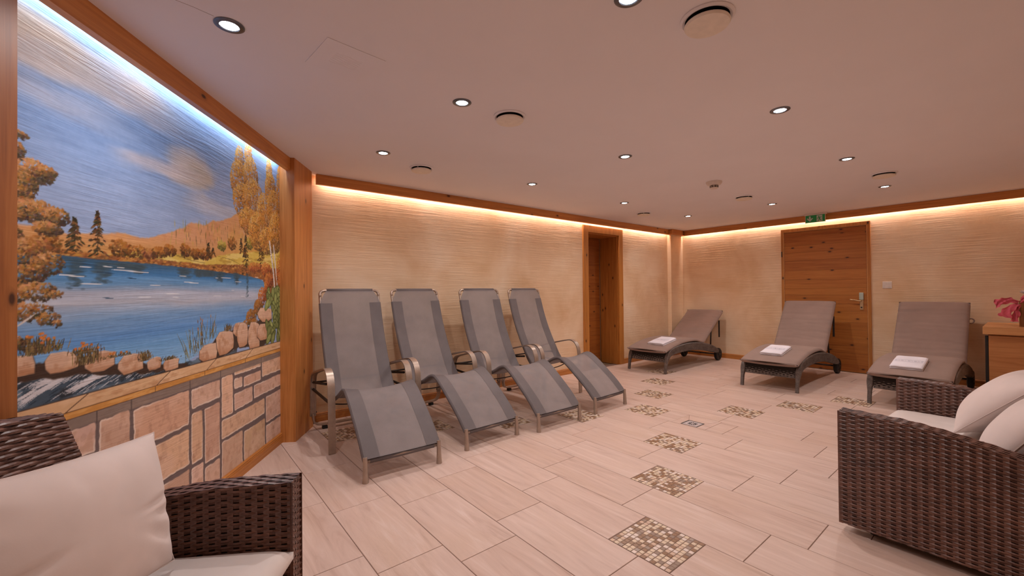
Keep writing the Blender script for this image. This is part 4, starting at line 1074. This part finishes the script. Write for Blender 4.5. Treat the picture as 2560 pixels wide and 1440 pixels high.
make_lounger('wicker lounger with upright taupe cushion between light switch and cabinet', (5.375, .425, 0), math.radians(-0.6), math.radians(51), 1.08, .76, True)

# towels
def make_towel(label, O, deg, u0, u1, v0, v1, band):
    """folded towel lying along the seat slope"""
    r = math.radians(deg)
    zt = lambda u: np.interp(u, [-.05, 0, .06, .2, .35, .5, .7, .85], [.31, .326, .345, .376, .402, .419, .425, .42])
    za, zb = zt(u0)+.0085, zt(u1)+.006
    sl = math.atan2(zb-za, u1-u0); L = math.hypot(zb-za, u1-u0); Wt = v1-v0
    cx = O[0]+math.cos(r)*u0-math.sin(r)*v0; cy = O[1]+math.sin(r)*u0+math.cos(r)*v0
    t = thing('folded_towel', label, 'towel', (cx, cy, za), r, 'folded white towels on the wicker loungers')
    rr = np.random.RandomState(int(O[1]*50)+1)
    def layer(z0, th, inset, fold):
        mb = MB(); N = 15; rings = []
        for k in range(N):
            y = Wt*k/(N-1); e = min(1, min(k, N-1-k)/1.2); tt = th*(.62+.38*e)
            x0 = inset+.003*math.sin(k*.8+z0*300)+(0 if 0 < k < N-1 else .004); x1 = L-inset*.4+.003*math.cos(k*.6+z0*200)-(0 if 0 < k < N-1 else .004)
            prof = []
            for a in np.linspace(90, 270, 7): prof.append((x0+tt/2*math.cos(math.radians(a))+tt/2, z0+tt/2+tt/2*math.sin(math.radians(a))))
            for f in np.linspace(.12, .9, 6): prof.append((x0+(x1-x0)*f, z0+.0012*math.sin(f*9+k)))
            for a in np.linspace(-90, 90, 5): prof.append((x1+tt/2*math.cos(math.radians(a))-tt/2, z0+tt/2+tt/2*math.sin(math.radians(a))))
            for f in np.linspace(.9, .12, 8): prof.append((x0+(x1-x0)*f, z0+tt+.0016*math.sin(f*8+k*.7)+.0015))
            rings.append([(p_[0], y, p_[1]) for p_ in prof])
        mb.rings(rings)
        return mb.xf(Matrix.Rotation(-sl, 4, 'Y'))
    obj('lower_fold', layer(.0, .017, .006, 1), 'towel', t, smooth=True)
    obj('upper_fold', layer(.0165, .021, .0, 1), 'towel', t, smooth=True)
    mb = MB()
    for k in range(9):
        y = Wt*(.10+.8*k/8.)
        x = L*.48; z = .0415
        if k % 2 == 0: mb.tube([(x+.010*math.cos(a), y+.009*math.sin(a), z) for a in np.arange(10)*math.pi/5], .0009, 4, closed=True)
        else: mb.tube([(x-.009, y-.004, z), (x+.009, y-.002, z), (x+.006, y+.006, z), (x-.006, y+.006, z)], .0009, 4)
    mb.tube([(L*.56, Wt*.06, .0415), (L*.56, Wt*.94, .0415)], .0008, 4)
    mb.tube([(L*.40, Wt*.06, .0415), (L*.40, Wt*.94, .0415)], .0008, 4)
    obj('woven_border', mb.xf(Matrix.Rotation(-sl, 4, 'Y')), 'towelprint', t)
    return t
make_towel('folded white towel on the low-reclined lounger in the far corner', (5.216, 3.108), 2.0-3, .10, .45, .12, .37, False)
make_towel('folded white towel on the lounger before the pine door', (5.320, 1.592), 1.1, .115, .47, .21, .435, False)
make_towel('folded white towel with woven border on the lounger behind the brown sofa', (5.375, .425), -.6, .07, .42, .215, .45, True)

# ------------------------------------------------------------------ rattan sofas
def make_sofa(label, loc, rot):
    t = thing('rattan_sofa', label, 'sofa', loc, rot, 'brown rattan two-seat sofas')
    HW, TA_ = .60, .074; ZB, ZF = .040, .565
    hf = lambda y: ((ZF-.012*((.375-y)/.65)-.075*max(0, (.375-y)/.65-.30)**1.5/.6)-ZB)/(ZF-ZB)
    for s in (-1, 1):
        xo, xi = s*HW, s*(HW-TA_)
        rings = []
        for y in np.linspace(-.29, .372, 12):
            zt = ZB+(ZF-ZB)*hf(y)-.004; a, b = xo-s*.004, xi+s*.004
            rings.append([(a, y, ZB), (b, y, ZB), (b, y, zt), (a, y, zt)])
        arm = obj('arm', MB().rings(rings), 'rattancore', t)
        mb = MB()
        hfo = lambda u: hf(-.29+u)
        weave(mb, (xo, -.29, ZB), (0, 1, 0), (0, 0, 1), (s, 0, 0), .665, ZF-ZB, hfun=hfo)
        weave(mb, (xi, -.29, ZB), (0, 1, 0), (0, 0, 1), (-s, 0, 0), .665, ZF-ZB, hfun=hfo, uoff=.034)
        weave(mb, (min(xo, xi), .375, ZB), (1, 0, 0), (0, 0, 1), (0, 1, 0), TA_, ZF-ZB, stake=.020)
        # capping strands along the top, following the slope
        ys = np.linspace(-.29, .377, 60)
        for k in range(6):
            xx = min(xo, xi)+TA_*(k+.5)/6
            rws = []
            for vo, no in ((-.47, 0), (0, .0022), (.47, 0)):
                rws.append([(xx+vo*TA_/6, y, ZB+(ZF-ZB)*hf(y)+.0005+no+.0018*math.cos(math.pi*(y/.034+k))) for y in ys])
            mb.grid(np.transpose(np.array(rws), (1, 0, 2)))
        obj('weave', mb, 'rattan', arm, kind='stuff')
    # arched, reclined backrest
    zt = lambda x: .787+.045*(1-(x/HW)**2)
    yf = lambda z: -.29+(.787-z)*.40
    XS = np.linspace(-HW+.022, HW-.022, 25); rings = []
    for x in XS:
        z1 = zt(x)-.004; zb = .10
        rings.append([(x, yf(.30)-.008, .30), (x, yf(z1)-.006, z1), (x, yf(z1)-.058, z1-.004), (x, yf(z1)-.062, .55), (x, -.36, .30), (x, -.35, zb), (x, -.30, zb)])
    bk = obj('backrest', MB().rings(rings), 'rattancore', t)
    mb = MB()
    # front weave
    ZL = .30
    for face in (0, 1):
        npit = 46; stake = .040; uu = np.linspace(-HW+.020, HW-.020, 130)
        for i in range(npit):
            d = .0046*np.cos(math.pi*uu/stake+math.pi*(i % 2)); rows_ = []
            for vo, no in ((-.47, -.001), (0, .0018), (.47, -.001)):
                f = (i+.5+vo)/npit
                z = ZL+(np.array([zt(x) for x in uu])-ZL)*f
                if face == 0: y = yf(z)+(d+no)*.93; zz_ = z+(d+no)*.37
                else: y = np.minimum(-.366, yf(z)-.068)-(d+no); zz_ = z
                rows_.append(np.stack([uu, y, zz_], 1))
            mb.grid(np.stack(rows_, 1))
    for k in range(6):
        rws = []
        for vo, no in ((-.47, 0), (0, .002), (.47, 0)):
            rws.append([(x, yf(zt(x))-.060*(k+.5+vo)/6, zt(x)-.001+no+.0015*math.cos(math.pi*(x/.036+k))) for x in np.linspace(-HW+.020, HW-.020, 90)])
        mb.grid(np.transpose(np.array(rws), (1, 0, 2)))
    for s in (-1, 1):      # narrow end faces
        for i in range(30):
            z = .56+(.787-.56)*(i+.5)/30; hh = .0036
            mb.add([(s*(HW-.020), yf(z), z-hh), (s*(HW-.020), yf(z)-.062, z-hh), (s*(HW-.018), yf(z)-.031, z), (s*(HW-.020), yf(z)-.062, z+hh), (s*(HW-.020), yf(z), z+hh)], [(0, 1, 2), (1, 3, 2), (3, 4, 2), (4, 0, 2)])
    obj('weave', mb, 'rattan', bk, kind='stuff')
    base = obj('seat_base', MB().box(-HW+TA_+.004, HW-TA_-.004, -.30, .352, .08, .298), 'rattancore', t)
    mb = MB(); weave(mb, (-HW+TA_+.002, .356, .08), (1, 0, 0), (0, 0, 1), (0, 1, 0), 2*(HW-TA_)-.004, .218)
    obj('weave', mb, 'rattan', base, kind='stuff')
    for sx in (-1, 1):
        for sy in (-.23, .27): obj('foot', MB().box(sx*(HW-.09)-.014, sx*(HW-.09)+.014, sy-.014, sy+.014, 0, .085, .003), 'darkmetal', t)
    # one-piece seat cushion with softened edges
    X0_, X1_, Y0_, Y1_ = -HW+TA_+.006, HW-TA_-.006, -.12, .385
    nx, ny = 40, 24; G = np.zeros((nx, ny, 3)); B = np.zeros((nx, ny, 3))
    for i, fu in enumerate(np.linspace(-1, 1, nx)):
        for j, fv in enumerate(np.linspace(-1, 1, ny)):
            e = ((1-abs(fu)**10)*(1-abs(fv)**8))**.5
            su = math.copysign(abs(fu)**.9, fu); sv = math.copysign(abs(fv)**.9, fv)
            x = (X0_+X1_)/2+su*(X1_-X0_)/2; y = (Y0_+Y1_)/2+sv*(Y1_-Y0_)/2
            G[i, j] = (x, y, .360+.032*e+.003*(1-fu*fu)); B[i, j] = (x, y, .340-.040*e)
    ringsC = [np.concatenate([G[i], B[i][::-1]]) for i in range(nx)]
    obj('seat_cushion', MB().rings(ringsC), 'seatcloth', t, smooth=True)
    return t
sofa_rot = math.atan2(NA[1], NA[0])-math.pi/2
make_sofa('brown rattan sofa at the lower left, against the painted stone wall', A(.83, -.90), sofa_rot)
make_sofa('brown rattan sofa at the lower right, seen from its outer arm', (3.035, .180, 0), math.radians(-2.0))

def make_pillow(label, center, ex, ey, w_, h_, th, seed, seam=False):
    """ex / ey : unit vectors of width and height; normal = ex x ey"""
    t = thing('throw_pillow', label, 'pillow', center, 0)
    ex = Vector(ex).normalized(); ey = (Vector(ey)-ex*Vector(ey).dot(ex)).normalized(); ez = ex.cross(ey)
    Mx = Matrix(((ex.x, ey.x, ez.x), (ex.y, ey.y, ez.y), (ex.z, ey.z, ez.z))).to_4x4()
    t.rotation_euler = Mx.to_euler()
    n = 44; q = np.linspace(-1, 1, n); rr = np.random.RandomState(seed)
    creases = [(rr.uniform(0, 2*math.pi), rr.uniform(.5, .95), rr.uniform(.02, .05), rr.uniform(.004, .011)) for k in range(16)]
    F = np.zeros((n, n, 3)); Bk = np.zeros((n, n, 3))
    for i, u in enumerate(q):
        for j, v in enumerate(q):
            px = 1-.085*(1-u*u*.2)*(1-v**2)*abs(u)**2; py = 1-.085*(1-u**2)*abs(v)**2
            x, y = w_/2*u*px, h_/2*v*py
            e = max(0, (1-abs(u)**2.6))**.62*max(0, (1-abs(v)**2.6))**.62
            rad = max(abs(u), abs(v)); ang = math.atan2(v, u); cr = 0
            for (a, r0_, wd, am) in creases:
                da = (ang-a+math.pi) % (2*math.pi)-math.pi
                cr -= am*math.exp(-(da*rad/wd/1.6)**2)*math.exp(-((rad-r0_)/.22)**2)
            zc = th/2*e+cr*min(1, e*2.2)
            F[i, j] = (x, y, zc); Bk[i, j] = (x, y, -th/2*e)
    mb = MB().grid(F); mb.grid(Bk[::-1])
    me = mb.mesh('cover', MT['cream'], True)
    bm = bmesh.new(); bm.from_mesh(me); bmesh.ops.remove_doubles(bm, verts=bm.verts[:], dist=1e-5); bmesh.ops.recalc_face_normals(bm, faces=bm.faces[:]); bm.to_mesh(me); bm.free()
    link('cover', me, t)
    ring = [F[i, 0] for i in range(n)]+[F[n-1, j] for j in range(1, n)]+[F[i, n-1] for i in range(n-2, -1, -1)]+[F[0, j] for j in range(n-2, 0, -1)]
    obj('seam', MB().tube(ring, .0022 if seam else .0014, 6, closed=True), 'seam' if seam else 'cream', t, smooth=True)
    return t
# left pillow : right edge given by two measured corners
BR = Vector(A(1.298, -.795, .428)); TR = Vector(A(1.248, -.868, .742))
left = Vector(A(-1, 0, 0))*math.cos(math.radians(8))+Vector((0, 0, math.sin(math.radians(8))))
ctr = (BR+TR)/2+left*.30
make_pillow('large cream pillow leaning in the left sofa under the mural', ctr, -left, TR-BR, .62, .350, .17, 4)
make_pillow('cream pillow at the far arm of the right sofa', (3.24, .095, .572), (1, -.03, 0), (-.0, -.70, .72), .52, .42, .18, 8)
make_pillow('cream pillow with a brown seam, nearest in the right sofa', (2.74, .02, .535), (1, -.03, 0), (0, -.55, .84), .46, .40, .18, 12, True)

# ------------------------------------------------------------------ sideboard and flower box
cb = thing('sideboard', 'oak sideboard with a thick top and black metal edge by the right wall', 'cabinet', (6.36, -.02, 0))
obj('top', MB().box(-.02, .80, -.40, .325, .668, .745, .003), 'cabtop', cb)
obj('carcass', MB().box(.03, .79, -.38, .29, .0, .668), 'cabinet', cb)
obj('door', MB().box(.012, .030, -.04, .288, .012, .655, .002), 'cabinet', cb)
obj('door', MB().box(.012, .030, -.375, -.045, .012, .655, .002), 'cabinet', cb)
obj('metal_edge', MB().box(.020, .045, .290, .312, .03, .652, .002), 'black', cb)
fb = thing('flower_box', 'small brown wooden box with pink ribbon and white flowers on the sideboard', 'flower box', (6.60, -.03, .745))
mb = MB(); mb.box(-.09, .09, -.10, -.088, 0, .255, .001); mb.box(-.09, .09, .088, .10, 0, .255, .001); mb.box(-.09, -.078, -.088, .088, 0, .255, .001); mb.box(.078, .09, -.088, .088, 0, .255, .001); mb.box(-.078, .078, -.088, .088, 0, .20)
obj('box', mb, 'box', fb)
def ribbon(pts, wv, w0, w1, seed):
    P = smoothpath(pts, 6); n = len(P); rr = np.random.RandomState(seed); G = np.zeros((n, 7, 3)); wv = np.array(wv, float)
    for i in range(n):
        for j, f in enumerate(np.linspace(-1, 1, 7)):
            ww = w0+(w1-w0)*i/(n-1)
            G[i, j] = P[i]+wv*f*ww/2+np.array([.010*math.sin(f*5+i*.5), .006*math.cos(f*4+i*.7), .004*math.sin(f*7+i)])
    return MB().grid(G)
obj('ribbon', ribbon([(-.085, .10, .235), (-.095, .14, .262), (-.10, .19, .255), (-.095, .235, .235), (-.085, .255, .215)], (0, .2, 1), .035, .085, 1), 'pink', fb, smooth=True)
obj('ribbon', ribbon([(-.085, .10, .225), (-.10, .13, .21), (-.11, .165, .17), (-.105, .19, .12), (-.10, .185, .09)], (.3, 1, .3), .035, .095, 2), 'pink', fb, smooth=True)
obj('ribbon', ribbon([(-.085, .10, .22), (-.10, .115, .17), (-.10, .12, .11), (-.10, .135, .05)], (.2, 1, .1), .03, .055, 3), 'pink', fb, smooth=True)
obj('ribbon', ribbon([(-.085, .09, .245), (-.095, .06, .29), (-.09, .0, .30), (-.08, -.06, .27)], (.3, .2, 1), .04, .08, 4), 'pink', fb, smooth=True)
def flower(c, r, seed):
    mb = MB(); rr = np.random.RandomState(seed)
    for k in range(9):
        a = k*2*math.pi/9; up = .5+.3*(k % 2)
        G = np.zeros((5, 5, 3))
        for i, f in enumerate(np.linspace(0, 1, 5)):
            for j, g in enumerate(np.linspace(-1, 1, 5)):
                wd = r*.45*math.sin(math.pi*(.12+.8*f)); rad = r*f; zz_ = r*up*f**1.5+.15*r*g*g
                G[i, j] = (c[0]+rad*math.cos(a)-g*wd*math.sin(a), c[1]+rad*math.sin(a)+g*wd*math.cos(a), c[2]+zz_)
        mb.grid(G)
    return mb
for k, c in enumerate(((0, .05, .32), (-.03, -.03, .33), (.04, .0, .31))):
    st_ = obj('stem', MB().tube([(c[0]*.5, c[1]*.5, .19), c], .003, 6), 'leaf', fb)
    obj('flower', flower(c, .045, k), 'petal', fb, smooth=True)
